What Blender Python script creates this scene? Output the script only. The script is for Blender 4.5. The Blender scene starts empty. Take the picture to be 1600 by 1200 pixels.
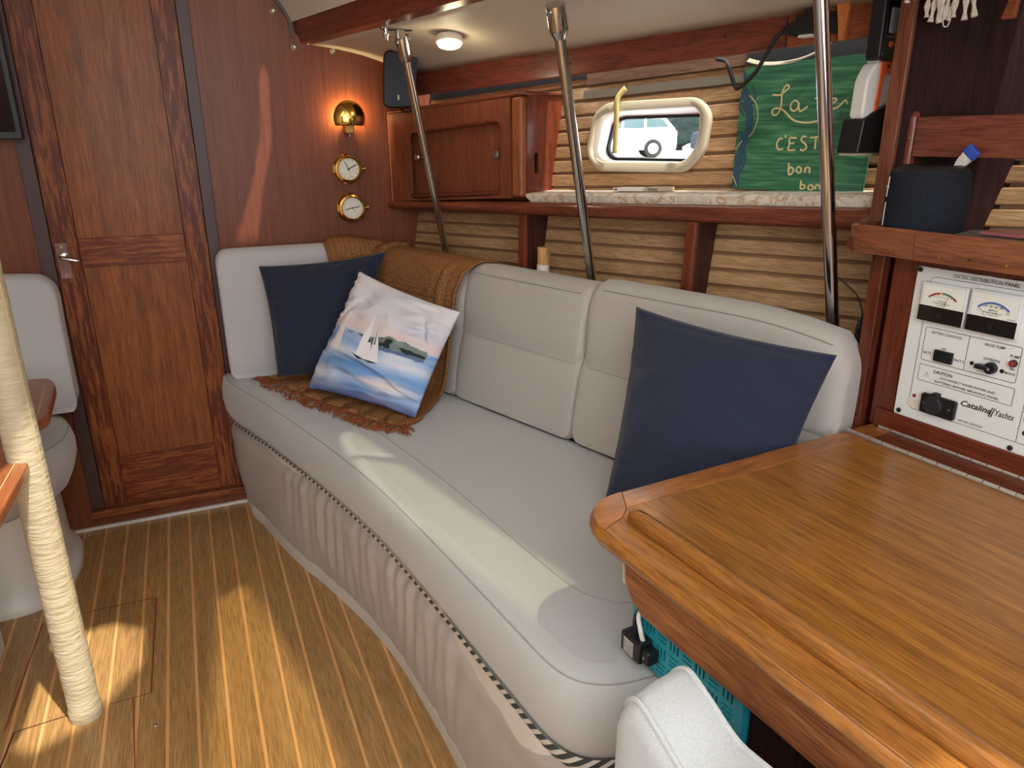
import bpy, bmesh, math, random
from mathutils import Vector, Matrix, noise as mnoise
from mathutils.geometry import tessellate_polygon
random.seed(7)
SC = bpy.context.scene
COL = SC.collection
pi = math.pi

# ------------------------------------------------------------------ camera, sky, sun, exposure
cam_d = bpy.data.cameras.new('camera'); cam = bpy.data.objects.new('camera', cam_d); COL.objects.link(cam)
cam_d.sensor_width = 36.0; cam_d.lens = 36.0 * 1143 / 1600; cam_d.clip_start = 0.02; cam_d.clip_end = 300
right = Vector((0.91477204, -0.40393148, -0.0056106))
down = Vector((-0.13355043, -0.28928176, -0.94788203))
fwd = Vector((0.38125635, 0.86784527, -0.31857208))
cam.matrix_world = Matrix(((right.x, -down.x, -fwd.x, 0), (right.y, -down.y, -fwd.y, 0), (right.z, -down.z, -fwd.z, 1.45), (0, 0, 0, 1)))
SC.camera = cam

world = bpy.data.worlds.new('sky'); SC.world = world; world.use_nodes = True
wb = world.node_tree.nodes['Background']
wb.inputs[0].default_value = (0.93, 0.96, 1.0, 1); wb.inputs[1].default_value = 4.2

SUN_DIR = Vector((-0.20, 0.42, -1.0))
sun_d = bpy.data.lights.new('sun', 'SUN'); sun_d.energy = 5.2; sun_d.angle = 0.02; sun_d.color = (1.0, 0.95, 0.86)
sun = bpy.data.objects.new('sun', sun_d); COL.objects.link(sun)
sun.rotation_euler = SUN_DIR.to_track_quat('-Z', 'Y').to_euler(); sun.location = (1, -2, 6)

vs = SC.view_settings
SC.display_settings.display_device = 'sRGB'
vs.view_transform = 'Standard'; vs.look = 'None'; vs.gamma = 1.0; vs.use_curve_mapping = False
vs.exposure = 0.36

# ------------------------------------------------------------------ materials
def srgb(r, g, b):
    f = lambda c: (c / 255 / 12.92) if c / 255 <= 0.04045 else ((c / 255 + 0.055) / 1.055) ** 2.4
    return (f(r), f(g), f(b), 1)

class NT:
    def __init__(s, name):
        s.m = bpy.data.materials.new(name); s.m.use_nodes = True
        s.t = s.m.node_tree; s.b = s.t.nodes['Principled BSDF']
    def n(s, typ, **kw):
        nd = s.t.nodes.new(typ)
        for k, v in kw.items():
            if k in nd.inputs: nd.inputs[k].default_value = v
            else: setattr(nd, k, v)
        return nd
    def l(s, a, b): s.t.links.new(a, b)
    def ramp(s, fac, stops):
        r = s.n('ShaderNodeValToRGB'); e = r.color_ramp.elements
        while len(e) < len(stops): e.new(0.5)
        for i, (p, c) in enumerate(stops): e[i].position = p; e[i].color = c
        s.l(fac, r.inputs[0]); return r
    def mix(s, fac, a, b, blend='MIX'):
        m = s.n('ShaderNodeMix', data_type='RGBA', blend_type=blend)
        for sock, v in ((m.inputs['Factor'], fac), (m.inputs[6], a), (m.inputs[7], b)):
            if hasattr(v, 'links'): s.l(v, sock)
            else: sock.default_value = v
        return m.outputs[2]
    def bump(s, h, strength=0.2, dist=0.01):
        b = s.n('ShaderNodeBump'); b.inputs['Strength'].default_value = strength; b.inputs['Distance'].default_value = dist
        s.l(h, b.inputs['Height']); s.l(b.outputs[0], s.b.inputs['Normal'])

def plain(name, col, rough=0.5, metal=0.0, coat=0.0, spec=0.5):
    k = NT(name); k.b.inputs['Base Color'].default_value = col
    k.b.inputs['Roughness'].default_value = rough; k.b.inputs['Metallic'].default_value = metal
    k.b.inputs['Coat Weight'].default_value = coat; k.b.inputs['Specular IOR Level'].default_value = spec
    return k.m

def wood(name, dark, light, axis='x', rotz=0.0, scale=1.0, rough=0.32, coat=0.25, figure=None, contrast=1.0, stretch=9.0, pores=0.35, bump=0.06, spec=0.3):
    """grain runs along the axis ('x' turned by rotz, or 'z'); each object gets its own offset"""
    k = NT(name)
    tc = k.n('ShaderNodeTexCoord'); oi = k.n('ShaderNodeObjectInfo')
    m1 = k.n('ShaderNodeMapping'); m1.inputs['Rotation'].default_value = (0, 0, -rotz)
    k.l(tc.outputs['Object'], m1.inputs[0])
    off = k.n('ShaderNodeVectorMath', operation='ADD'); k.l(m1.outputs[0], off.inputs[0])
    sc = k.n('ShaderNodeMath', operation='MULTIPLY'); sc.inputs[1].default_value = 13.7; k.l(oi.outputs['Random'], sc.inputs[0])
    k.l(sc.outputs[0], off.inputs[1])
    m2 = k.n('ShaderNodeMapping'); a = scale * stretch
    m2.inputs['Scale'].default_value = (scale, a, a) if axis == 'x' else ((a, a, scale) if axis == 'z' else (a, scale, a))
    k.l(off.outputs[0], m2.inputs[0])
    nz = k.n('ShaderNodeTexNoise'); nz.inputs['Scale'].default_value = 3.0; nz.inputs['Detail'].default_value = 7
    nz.inputs['Roughness'].default_value = 0.62; nz.inputs['Distortion'].default_value = 0.9
    k.l(m2.outputs[0], nz.inputs['Vector'])
    lo, hi = 0.5 - 0.16 / contrast, 0.5 + 0.16 / contrast
    r = k.ramp(nz.outputs[0], [(lo, dark), (hi, light)])
    m3 = k.n('ShaderNodeMapping'); q = scale * stretch * 7
    m3.inputs['Scale'].default_value = (scale * 4, q, q) if axis == 'x' else ((q, q, scale * 4) if axis == 'z' else (q, scale * 4, q))
    k.l(off.outputs[0], m3.inputs[0])
    n2 = k.n('ShaderNodeTexNoise'); n2.inputs['Scale'].default_value = 4.0; n2.inputs['Detail'].default_value = 3
    k.l(m3.outputs[0], n2.inputs['Vector'])
    pr = k.ramp(n2.outputs[0], [(0.38, (1 - pores, 1 - pores, 1 - pores, 1)), (0.55, (1, 1, 1, 1))])
    col = k.mix(1.0, r.outputs[0], pr.outputs[0], 'MULTIPLY')
    if figure:
        m4 = k.n('ShaderNodeMapping'); q = scale * 11
        m4.inputs['Scale'].default_value = (scale, q, q) if axis == 'x' else ((q, q, scale) if axis == 'z' else (q, scale, q))
        k.l(off.outputs[0], m4.inputs[0])
        n3 = k.n('ShaderNodeTexNoise'); n3.inputs['Scale'].default_value = 5.0; n3.inputs['Detail'].default_value = 8; n3.inputs['Roughness'].default_value = 0.7
        k.l(m4.outputs[0], n3.inputs['Vector'])
        fr = k.ramp(n3.outputs[0], [(0.47, (0, 0, 0, 1)), (0.56, (1, 1, 1, 1))])
        col = k.mix(fr.outputs[0], figure, col)
    k.l(col, k.b.inputs['Base Color'])
    k.b.inputs['Roughness'].default_value = rough; k.b.inputs['Coat Weight'].default_value = coat; k.b.inputs['Coat Roughness'].default_value = 0.15; k.b.inputs['Specular IOR Level'].default_value = spec
    k.bump(n2.outputs[0], bump, 0.004)
    return k.m

def fabric(name, col, col2, scale=900, rough=0.95, bump=0.25, sheen=0.3):
    k = NT(name); tc = k.n('ShaderNodeTexCoord')
    nz = k.n('ShaderNodeTexNoise'); nz.inputs['Scale'].default_value = scale; nz.inputs['Detail'].default_value = 2; k.l(tc.outputs['Object'], nz.inputs['Vector'])
    r = k.ramp(nz.outputs[0], [(0.35, col2), (0.65, col)]); k.l(r.outputs[0], k.b.inputs['Base Color'])
    k.b.inputs['Roughness'].default_value = rough; k.b.inputs['Specular IOR Level'].default_value = 0.2
    k.b.inputs['Sheen Weight'].default_value = sheen; k.bump(nz.outputs[0], bump, 0.002)
    return k.m

def emit(name, col, strength):
    k = NT(name); k.b.inputs['Base Color'].default_value = col
    k.b.inputs['Emission Color'].default_value = col; k.b.inputs['Emission Strength'].default_value = strength
    return k.m

A_HULL = math.atan2(-0.948, 0.318)      # direction of the hull side, going aft
A_NAV = math.atan2(-0.9968, 0.0802)     # direction of the chart table, going aft
M = {}
M['bulk'] = wood('bulkhead_teak', srgb(106, 54, 32), srgb(134, 74, 45), 'z', scale=0.7, rough=0.42, coat=0.05, stretch=34, contrast=0.7, pores=0.25)
M['door'] = wood('door_teak', srgb(120, 64, 28), srgb(160, 96, 46), 'z', scale=0.8, rough=0.45, coat=0.04, stretch=13, contrast=0.75)
M['stile'] = wood('door_stile_teak', srgb(134, 72, 30), srgb(164, 94, 42), 'z', scale=1.6, rough=0.45, coat=0.04, figure=srgb(92, 38, 20), contrast=0.8)
M['rail'] = wood('door_rail_teak', srgb(136, 74, 32), srgb(166, 96, 44), 'x', scale=1.8, rough=0.45, coat=0.04, figure=srgb(104, 46, 22), contrast=0.8)
M['jamb'] = plain('dark_brown_jamb', srgb(70, 46, 42), 0.45)
M['floor'] = wood('floor_teak', srgb(150, 112, 66), srgb(184, 142, 88), 'y', scale=1.0, rough=0.32, coat=0.35, stretch=16, contrast=0.7)
M['holly'] = wood('floor_holly', srgb(204, 146, 86), srgb(222, 168, 108), 'y', scale=1.0, rough=0.3, coat=0.35, stretch=16, pores=0.1)
M['oak'] = wood('hull_oak', srgb(164, 124, 84), srgb(204, 164, 120), 'x', A_HULL, scale=1.6, rough=0.32, coat=0.2, stretch=10, contrast=0.8, pores=0.35)
M['mahog'] = wood('mahogany', srgb(96, 46, 32), srgb(130, 68, 46), 'x', A_HULL, scale=1.3, rough=0.25, coat=0.4, stretch=9)
M['mahogz'] = wood('mahogany_upright', srgb(92, 40, 24), srgb(132, 64, 38), 'z', scale=1.3, rough=0.3, coat=0.3, stretch=12)
M['valance'] = wood('valance_wood', srgb(112, 54, 40), srgb(142, 74, 54), 'x', A_HULL, scale=1.3, rough=0.35, coat=0.3, stretch=9)
M['cab'] = wood('cabinet_teak', srgb(108, 58, 38), srgb(138, 78, 52), 'z', scale=1.0, rough=0.4, stretch=20, contrast=0.75, coat=0.1)
M['cabl'] = wood('cabinet_stile_teak', srgb(136, 74, 42), srgb(166, 96, 56), 'z', scale=1.2, rough=0.36, stretch=10)
M['table'] = wood('table_teak', srgb(128, 78, 28), srgb(172, 114, 46), 'x', A_NAV, scale=0.9, rough=0.36, coat=0.25, stretch=22, contrast=0.8, pores=0.45)
M['tband'] = wood('table_band_teak', srgb(136, 84, 36), srgb(172, 112, 52), 'x', A_NAV, scale=1.3, rough=0.3, coat=0.4, stretch=7)
M['tcross'] = wood('table_cross_teak', srgb(136, 80, 34), srgb(172, 108, 50), 'x', A_NAV + pi / 2, scale=1.5, rough=0.3, coat=0.4, stretch=7)
M['tside'] = wood('table_side_teak', srgb(132, 78, 46), srgb(172, 110, 68), 'x', A_NAV, scale=1.2, rough=0.32, coat=0.35, stretch=10, pores=0.45)
M['navred'] = wood('nav_red_wood', srgb(88, 38, 22), srgb(116, 54, 32), 'x', A_NAV, scale=1.2, rough=0.32, coat=0.3, stretch=9)
M['navredz'] = wood('nav_red_upright', srgb(86, 38, 24), srgb(116, 56, 34), 'z', scale=1.2, rough=0.32, coat=0.3, stretch=10)
M['fiddle'] = wood('nav_fiddle_wood', srgb(114, 66, 42), srgb(144, 88, 58), 'x', A_NAV, scale=1.4, rough=0.3, coat=0.4, stretch=8)
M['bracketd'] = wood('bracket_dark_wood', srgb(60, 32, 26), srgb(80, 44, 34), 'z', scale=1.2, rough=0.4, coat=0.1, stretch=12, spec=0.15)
M['darkp'] = wood('dark_partition', srgb(38, 22, 20), srgb(50, 30, 26), 'z', scale=1.0, rough=0.6, coat=0.0, stretch=12, spec=0.08)
M['dinette'] = wood('dinette_teak', srgb(140, 78, 42), srgb(170, 102, 60), 'y', scale=0.8, rough=0.3, coat=0.3, stretch=18, contrast=0.7)
M['beam'] = wood('beam_wood', srgb(104, 50, 38), srgb(132, 68, 50), 'x', math.atan2(-0.974, 0.225), scale=1.2, rough=0.28, coat=0.4, stretch=9)
M['white'] = plain('white_gelcoat', srgb(216, 212, 204), 0.4)
M['headliner'] = fabric('headliner_vinyl', srgb(214, 204, 188), srgb(206, 196, 180), 300, rough=0.6, bump=0.1, sheen=0.0)
M['seat'] = fabric('seat_suede', srgb(186, 185, 180), srgb(173, 172, 168), 700, bump=0.3)
M['back'] = fabric('back_suede', srgb(184, 177, 168), srgb(171, 164, 155), 700, bump=0.3)
M['pale'] = fabric('pale_suede', srgb(194, 192, 192), srgb(184, 182, 182), 700, bump=0.25)
M['chair'] = fabric('chair_suede', srgb(190, 191, 189), srgb(176, 177, 176), 500, bump=0.4)
M['skirt'] = fabric('skirt_vinyl', srgb(182, 172, 164), srgb(176, 166, 158), 200, rough=0.55, bump=0.06, sheen=0.1)
M['seam'] = plain('seam_thread', srgb(150, 146, 138), 0.9)
M['navy'] = fabric('navy_cotton', srgb(43, 48, 67), srgb(36, 41, 58), 900, bump=0.2, sheen=0.15)
M['chrome'] = plain('polished_steel', srgb(200, 200, 200), 0.14, 1.0)
M['nickel'] = plain('satin_nickel', srgb(190, 184, 172), 0.3, 1.0)
M['brass'] = plain('polished_brass', srgb(212, 170, 92), 0.16, 1.0)
M['brassd'] = plain('dull_brass', srgb(170, 130, 76), 0.4, 1.0)
M['black'] = plain('black_plastic', srgb(22, 23, 26), 0.42)
M['blackg'] = plain('black_gloss', srgb(10, 11, 14), 0.12)
M['rubber'] = plain('black_rubber', srgb(26, 26, 28), 0.7)
M['grille'] = fabric('speaker_cloth', srgb(38, 42, 50), srgb(22, 25, 32), 500, bump=0.4, sheen=0.0)
M['spkblue'] = plain('speaker_grille_blue', srgb(40, 48, 62), 0.6)
M['dial'] = plain('dial_white', srgb(226, 224, 214), 0.4)
M['ink'] = plain('black_ink', srgb(24, 24, 26), 0.6)
M['red'] = plain('red_paint', srgb(150, 40, 46), 0.5)
M['green'] = plain('green_paint', srgb(70, 110, 66), 0.5)
M['yellow'] = plain('yellow_paint', srgb(220, 180, 60), 0.5)
M['blue'] = plain('blue_paint', srgb(60, 98, 158), 0.5)
M['panel'] = plain('panel_white', srgb(222, 222, 216), 0.38)
M['clear'] = plain('clear_plastic', srgb(214, 214, 210), 0.15)
M['orange'] = plain('orange_plastic', srgb(238, 104, 52), 0.45)
M['whitep'] = plain('white_plastic', srgb(226, 222, 214), 0.4)
M['cream'] = plain('cream_plastic', srgb(184, 170, 144), 0.5)
M['liner'] = plain('window_liner', srgb(206, 198, 198), 0.5)
M['tape'] = plain('masking_tape', srgb(196, 178, 110), 0.8)
M['olive'] = plain('olive_tape', srgb(126, 116, 98), 0.8)
M['leather'] = None
M['teal'] = plain('teal_plastic', srgb(34, 148, 164), 0.5)
M['rope'] = fabric('white_rope', srgb(226, 220, 208), srgb(190, 182, 168), 400, bump=0.6)
M['bluetip'] = plain('blue_tape', srgb(44, 78, 170), 0.45)
M['bamboo'] = wood('bamboo', srgb(186, 136, 84), srgb(206, 160, 106), 'z', scale=1.2, rough=0.5, coat=0, stretch=10)
M['blockw'] = wood('block_pine', srgb(196, 112, 52), srgb(214, 136, 72), 'z', scale=1.5, rough=0.5, coat=0, stretch=9)
M['grey'] = plain('grey_case', srgb(96, 94, 92), 0.5)
M['pink'] = plain('pink_case', srgb(140, 84, 84), 0.35)
M['greyscreen'] = plain('grey_screen', srgb(158, 166, 174), 0.45)
M['bulb'] = emit('lamp_lens', (1.0, 0.93, 0.78, 1), 9.0)
M['wire'] = plain('black_wire', srgb(30, 30, 32), 0.55)
M['wwire'] = plain('white_wire', srgb(206, 196, 172), 0.5)
M['gold'] = plain('gold_ink', srgb(196, 176, 122), 0.7)
M['vine'] = plain('vine_ink', srgb(34, 66, 80), 0.7)
M['shadowgap'] = plain('hull_liner', srgb(128, 92, 62), 0.7)

k = NT('leather_cream'); tc = k.n('ShaderNodeTexCoord'); mp = k.n('ShaderNodeMapping'); mp.inputs['Scale'].default_value = (10, 10, 45)
k.l(tc.outputs['Object'], mp.inputs[0]); nz = k.n('ShaderNodeTexNoise'); nz.inputs['Scale'].default_value = 2.4; nz.inputs['Detail'].default_value = 5; k.l(mp.outputs[0], nz.inputs['Vector'])
r = k.ramp(nz.outputs[0], [(0.3, srgb(184, 168, 136)), (0.7, srgb(200, 185, 154))]); k.l(r.outputs[0], k.b.inputs['Base Color']); k.b.inputs['Roughness'].default_value = 0.55
k.bump(nz.outputs[0], 0.35, 0.012); M['leather'] = k.m

k = NT('throw_knit'); tc = k.n('ShaderNodeTexCoord'); mp = k.n('ShaderNodeMapping'); mp.inputs['Scale'].default_value = (70, 110, 1); k.l(tc.outputs['UV'], mp.inputs[0])
ck = k.n('ShaderNodeTexVoronoi'); ck.inputs['Scale'].default_value = 1.0; ck.inputs['Randomness'].default_value = 0.35; k.l(mp.outputs[0], ck.inputs['Vector'])
r = k.ramp(ck.outputs['Distance'], [(0.1, srgb(166, 117, 72)), (0.75, srgb(124, 83, 49))]); k.l(r.outputs[0], k.b.inputs['Base Color']); k.b.inputs['Roughness'].default_value = 0.95
inv = k.n('ShaderNodeMath', operation='SUBTRACT'); inv.inputs[0].default_value = 1.0; k.l(ck.outputs['Distance'], inv.inputs[1]); k.bump(inv.outputs[0], 0.6, 0.006)
k.b.inputs['Specular IOR Level'].default_value = 0.15; M['throw'] = k.m
M['fringe'] = plain('throw_fringe', srgb(138, 78, 44), 0.95, spec=0.15)

def vcol_mat(name, rough=0.85, bump=True):
    k = NT(name); at = k.n('ShaderNodeVertexColor', layer_name='print'); k.l(at.outputs[0], k.b.inputs['Base Color'])
    k.b.inputs['Roughness'].default_value = rough; k.b.inputs['Specular IOR Level'].default_value = 0.2
    return k.m
M['print'] = vcol_mat('printed_cotton')

k = NT('green_canvas'); tc = k.n('ShaderNodeTexCoord'); m1 = k.n('ShaderNodeMapping'); m1.inputs['Rotation'].default_value = (0, 0, -A_HULL); k.l(tc.outputs['Object'], m1.inputs[0])
m2 = k.n('ShaderNodeMapping'); m2.inputs['Scale'].default_value = (5, 60, 60); k.l(m1.outputs[0], m2.inputs[0])
nz = k.n('ShaderNodeTexNoise'); nz.inputs['Scale'].default_value = 2; nz.inputs['Detail'].default_value = 6; k.l(m2.outputs[0], nz.inputs['Vector'])
r = k.ramp(nz.outputs[0], [(0.3, srgb(24, 72, 52)), (0.5, srgb(40, 98, 66)), (0.72, srgb(84, 136, 98))]); k.l(r.outputs[0], k.b.inputs['Base Color']); k.b.inputs['Roughness'].default_value = 0.6
M['sign'] = k.m

k = NT('leaf_band'); tc = k.n('ShaderNodeTexCoord'); sep = k.n('ShaderNodeSeparateXYZ'); k.l(tc.outputs['UV'], sep.inputs[0])
ad = k.n('ShaderNodeMath', operation='MULTIPLY_ADD'); k.l(sep.outputs[1], ad.inputs[0]); ad.inputs[1].default_value = 0.9; k.l(sep.outputs[0], ad.inputs[2])
fr = k.n('ShaderNodeMath', operation='FRACT'); k.l(ad.outputs[0], fr.inputs[0])
r = k.ramp(fr.outputs[0], [(0.0, srgb(52, 62, 62)), (0.52, srgb(60, 70, 70)), (0.58, srgb(206, 204, 196)), (0.95, srgb(212, 210, 202))])
k.l(r.outputs[0], k.b.inputs['Base Color']); k.b.inputs['Roughness'].default_value = 0.8; M['leaf'] = k.m

k = NT('marble_board'); tc = k.n('ShaderNodeTexCoord'); nz = k.n('ShaderNodeTexNoise'); nz.inputs['Scale'].default_value = 14; nz.inputs['Detail'].default_value = 8; nz.inputs['Distortion'].default_value = 1.4
k.l(tc.outputs['Object'], nz.inputs['Vector']); r = k.ramp(nz.outputs[0], [(0.4, srgb(206, 196, 176)), (0.5, srgb(226, 218, 202)), (0.57, srgb(186, 150, 110)), (0.62, srgb(222, 214, 200))])
k.l(r.outputs[0], k.b.inputs['Base Color']); k.b.inputs['Roughness'].default_value = 0.5; M['board'] = k.m

k = NT('window_glass'); g = k.n('ShaderNodeBsdfGlass'); g.inputs['IOR'].default_value = 1.02; g.inputs['Roughness'].default_value = 0.0; tr = k.n('ShaderNodeBsdfTransparent'); mx = k.n('ShaderNodeMixShader')
gl = k.n('ShaderNodeBsdfGlossy'); gl.inputs['Roughness'].default_value = 0.05; mx.inputs[0].default_value = 0.06
k.l(tr.outputs[0], mx.inputs[1]); k.l(gl.outputs[0], mx.inputs[2]); k.l(mx.outputs[0], k.t.nodes['Material Output'].inputs[0]); M['glass'] = k.m
k = NT('smoked_acrylic'); tr = k.n('ShaderNodeBsdfTransparent'); tr.inputs[0].default_value = (0.36, 0.33, 0.20, 1); gl = k.n('ShaderNodeBsdfGlossy'); gl.inputs['Roughness'].default_value = 0.1; mx = k.n('ShaderNodeMixShader'); mx.inputs[0].default_value = 0.05
k.l(tr.outputs[0], mx.inputs[1]); k.l(gl.outputs[0], mx.inputs[2]); k.l(mx.outputs[0], k.t.nodes['Material Output'].inputs[0]); M['smoke'] = k.m
k = NT('tinted_acrylic'); tr = k.n('ShaderNodeBsdfTransparent'); tr.inputs[0].default_value = (0.19, 0.195, 0.145, 1); gl = k.n('ShaderNodeBsdfGlossy'); gl.inputs['Roughness'].default_value = 0.1; mx = k.n('ShaderNodeMixShader'); mx.inputs[0].default_value = 0.05
k.l(tr.outputs[0], mx.inputs[1]); k.l(gl.outputs[0], mx.inputs[2]); k.l(mx.outputs[0], k.t.nodes['Material Output'].inputs[0]); M['tint'] = k.m
k = NT('frosted_acrylic'); tr = k.n('ShaderNodeBsdfTranslucent'); tr.inputs[0].default_value = (0.9, 0.9, 0.88, 1); k.l(tr.outputs[0], k.t.nodes['Material Output'].inputs[0]); M['frost'] = k.m

# ------------------------------------------------------------------ mesh helpers (everything in world coordinates)
class MB:
    def __init__(s): s.v = []; s.f = []; s.uv = {}
    def add(s, vs, fs):
        o = len(s.v); s.v += [Vector(p) for p in vs]; s.f += [tuple(i + o for i in f) for f in fs]; return s
    def loft(s, rings, closed=True, cap0=True, cap1=True):
        n = len(rings[0]); vs = [p for r in rings for p in r]; fs = []
        for i in range(len(rings) - 1):
            for j in range(n if closed else n - 1):
                a = i * n + j; b = i * n + (j + 1) % n
                fs.append((a, b, b + n, a + n))
        if cap0: fs.append(tuple(reversed(range(n))))
        if cap1: fs.append(tuple((len(rings) - 1) * n + j for j in range(n)))
        return s.add(vs, fs)
    def prism(s, poly, vec):
        vec = Vector(vec); return s.loft([[Vector(p) for p in poly], [Vector(p) + vec for p in poly]])
    def box(s, c, size, ax=None):
        c = Vector(c); ax = ax or (Vector((1, 0, 0)), Vector((0, 1, 0)), Vector((0, 0, 1)))
        x, y, z = (Vector(ax[i]) * size[i] / 2 for i in range(3))
        return s.prism([c - x - y - z, c + x - y - z, c + x + y - z, c - x + y - z], 2 * z)
    def tube(s, pts, r, n=8, caps=True):
        pts = [Vector(p) for p in pts]; rings = []; up = None
        for i, p in enumerate(pts):
            t = (pts[min(i + 1, len(pts) - 1)] - pts[max(i - 1, 0)]).normalized()
            if up is None: up = t.orthogonal().normalized()
            up = (up - t * up.dot(t)); up = up.normalized() if up.length > 1e-6 else t.orthogonal().normalized()
            w = t.cross(up); rr = r[i] if isinstance(r, (list, tuple)) else r
            rings.append([p + (up * math.cos(2 * pi * j / n) + w * math.sin(2 * pi * j / n)) * rr for j in range(n)])
        return s.loft(rings, True, caps, caps)
    def lathe(s, prof, o, axis, n=24, ref=None, caps=True):
        o = Vector(o); a = Vector(axis).normalized(); u = (Vector(ref) - a * a.dot(Vector(ref))).normalized() if ref else a.orthogonal().normalized(); w = a.cross(u)
        return s.loft([[o + a * h + (u * math.cos(2 * pi * j / n) + w * math.sin(2 * pi * j / n)) * max(r, 1e-5) for j in range(n)] for r, h in prof], True, caps and prof[0][0] > 1e-4, caps and prof[-1][0] > 1e-4)
    def grid(s, nu, nv, fn, uvs=None):
        o = len(s.v); vs = [fn(i / nu, j / nv) for i in range(nu + 1) for j in range(nv + 1)]
        fs = [(i * (nv + 1) + j, (i + 1) * (nv + 1) + j, (i + 1) * (nv + 1) + j + 1, i * (nv + 1) + j + 1) for i in range(nu) for j in range(nv)]
        s.add(vs, fs)
        for i in range(nu + 1):
            for j in range(nv + 1):
                s.uv[o + i * (nv + 1) + j] = (i / nu * (uvs[0] if uvs else 1), j / nv * (uvs[1] if uvs else 1))
        return s
    def ribbon(s, pts, nrm, width, lift=0.0):
        """a flat brush stroke lying on a surface with the normal nrm"""
        pts = [Vector(p) for p in pts]; nrm = Vector(nrm); L = []; R = []
        for i, p in enumerate(pts):
            t = (pts[min(i + 1, len(pts) - 1)] - pts[max(i - 1, 0)]).normalized(); w = nrm.cross(t).normalized() * width / 2
            L.append(p + w + nrm * lift); R.append(p - w + nrm * lift)
        n = len(pts); vs = L + R
        return s.add(vs, [(i, i + 1, n + i + 1, n + i) for i in range(n - 1)])
    def build(s, name, mat, parent=None, bevel=0, seg=2, smooth=True, sub=0, solid=0, angle=38, flip=True):
        off = Vector((0, 0, 0)); q = parent
        while q is not None: off += q.location; q = q.parent
        me = bpy.data.meshes.new(name)
        me.from_pydata([tuple(p - off) for p in s.v], [], s.f)
        if s.uv:
            uvl = me.uv_layers.new(name='UVMap')
            for lp in me.loops: uvl.data[lp.index].uv = s.uv.get(lp.vertex_index, (0, 0))
        if flip:
            bm = bmesh.new(); bm.from_mesh(me); bmesh.ops.recalc_face_normals(bm, faces=bm.faces); bm.to_mesh(me); bm.free()
        ms = mat if isinstance(mat, (list, tuple)) else [mat]
        for m in ms: me.materials.append(m)
        if smooth:
            me.polygons.foreach_set('use_smooth', [True] * len(me.polygons))
            if not bevel and not sub: me.set_sharp_from_angle(angle=math.radians(angle))
        o = bpy.data.objects.new(name, me); COL.objects.link(o)
        if parent is not None: o.parent = parent
        if solid:
            md = o.modifiers.new('solid', 'SOLIDIFY'); md.thickness = solid; md.offset = 0
        if bevel:
            md = o.modifiers.new('bevel', 'BEVEL'); md.width = bevel; md.segments = seg; md.limit_method = 'ANGLE'; md.angle_limit = math.radians(35); md.harden_normals = True
        if sub:
            md = o.modifiers.new('sub', 'SUBSURF'); md.levels = sub; md.render_levels = sub
        me.update(); return o

def tag(o, label=None, cat=None, group=None, kind=None):
    if label: o['label'] = label
    if cat: o['category'] = cat
    if group: o['group'] = group
    if kind: o['kind'] = kind
    return o
def thing(name, label, cat, loc, group=None, kind=None):
    o = bpy.data.objects.new(name, None); COL.objects.link(o); o.location = loc; o.empty_display_size = 0.05
    return tag(o, label, cat, group, kind)

X, Y, Z = Vector((1, 0, 0)), Vector((0, 1, 0)), Vector((0, 0, 1))
E3 = Vector((0.318, -0.948, 0)).normalized(); N3 = Vector((0.948, 0.318, 0)).normalized()
H0 = Vector((0.90, 3.0, 0))
def hp(s, z, o=0.0): return H0 + E3 * s + N3 * ((z - 1.1) * 0.16 - o) + Z * z
HNIN = (Vector((-0.948, -0.318, 0.16))).normalized()
U = Vector((0.9968, 0.0802, 0)); V = Vector((0.0802, -0.9968, 0)); U0 = Vector((0.56, 0.97, 0))
def nvp(u, v, z): return U0 + U * u + V * v + Z * z
B0 = Vector((0.793, 2.28, 0))
def bk(s, o, z): return B0 + E3 * s + N3 * o + Z * z
def nbox(mb, u0, u1, v0, v1, z0, z1): return mb.prism([nvp(u0, v0, z0), nvp(u1, v0, z0), nvp(u1, v1, z0), nvp(u0, v1, z0)], Z * (z1 - z0))
def hprism(mb, poly, o0, o1): return mb.loft([[hp(s, z, o0) for s, z in poly], [hp(s, z, o1) for s, z in poly]])
def wbox(mb, x0, x1, y0, y1, z0, z1): return mb.prism([(x0, y0, z0), (x1, y0, z0), (x1, y1, z0), (x0, y1, z0)], (0, 0, z1 - z0))
def rrect(x0, x1, y0, y1, r, n=5):
    out = []
    for cx, cy, a0 in ((x1 - r, y1 - r, 0), (x0 + r, y1 - r, 90), (x0 + r, y0 + r, 180), (x1 - r, y0 + r, 270)):
        for i in range(n + 1): a = math.radians(a0 + 90 * i / n); out.append((cx + r * math.cos(a), cy + r * math.sin(a)))
    return out
def roundpoly(pts, r, n=4):
    out = []; m = len(pts)
    for i in range(m):
        p = Vector(pts[i]); a = Vector(pts[i - 1]) - p; b = Vector(pts[(i + 1) % m]) - p
        rr = min(r, a.length * 0.45, b.length * 0.45); p0 = p + a.normalized() * rr; p1 = p + b.normalized() * rr
        for k in range(n + 1): t = k / n; out.append(p0 * (1 - t) ** 2 + p * 2 * t * (1 - t) + p1 * t * t)
    return [tuple(q) for q in out]
def catmull(pts, n=6):
    pts = [Vector(p) for p in pts]; out = []
    for i in range(len(pts) - 1):
        p0 = pts[max(i - 1, 0)]; p1 = pts[i]; p2 = pts[i + 1]; p3 = pts[min(i + 2, len(pts) - 1)]
        for k in range(n):
            t = k / n; out.append(0.5 * ((2 * p1) + (p2 - p0) * t + (2 * p0 - 5 * p1 + 4 * p2 - p3) * t * t + (3 * p1 - p0 - 3 * p2 + p3) * t ** 3))
    out.append(pts[-1]); return out
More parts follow.
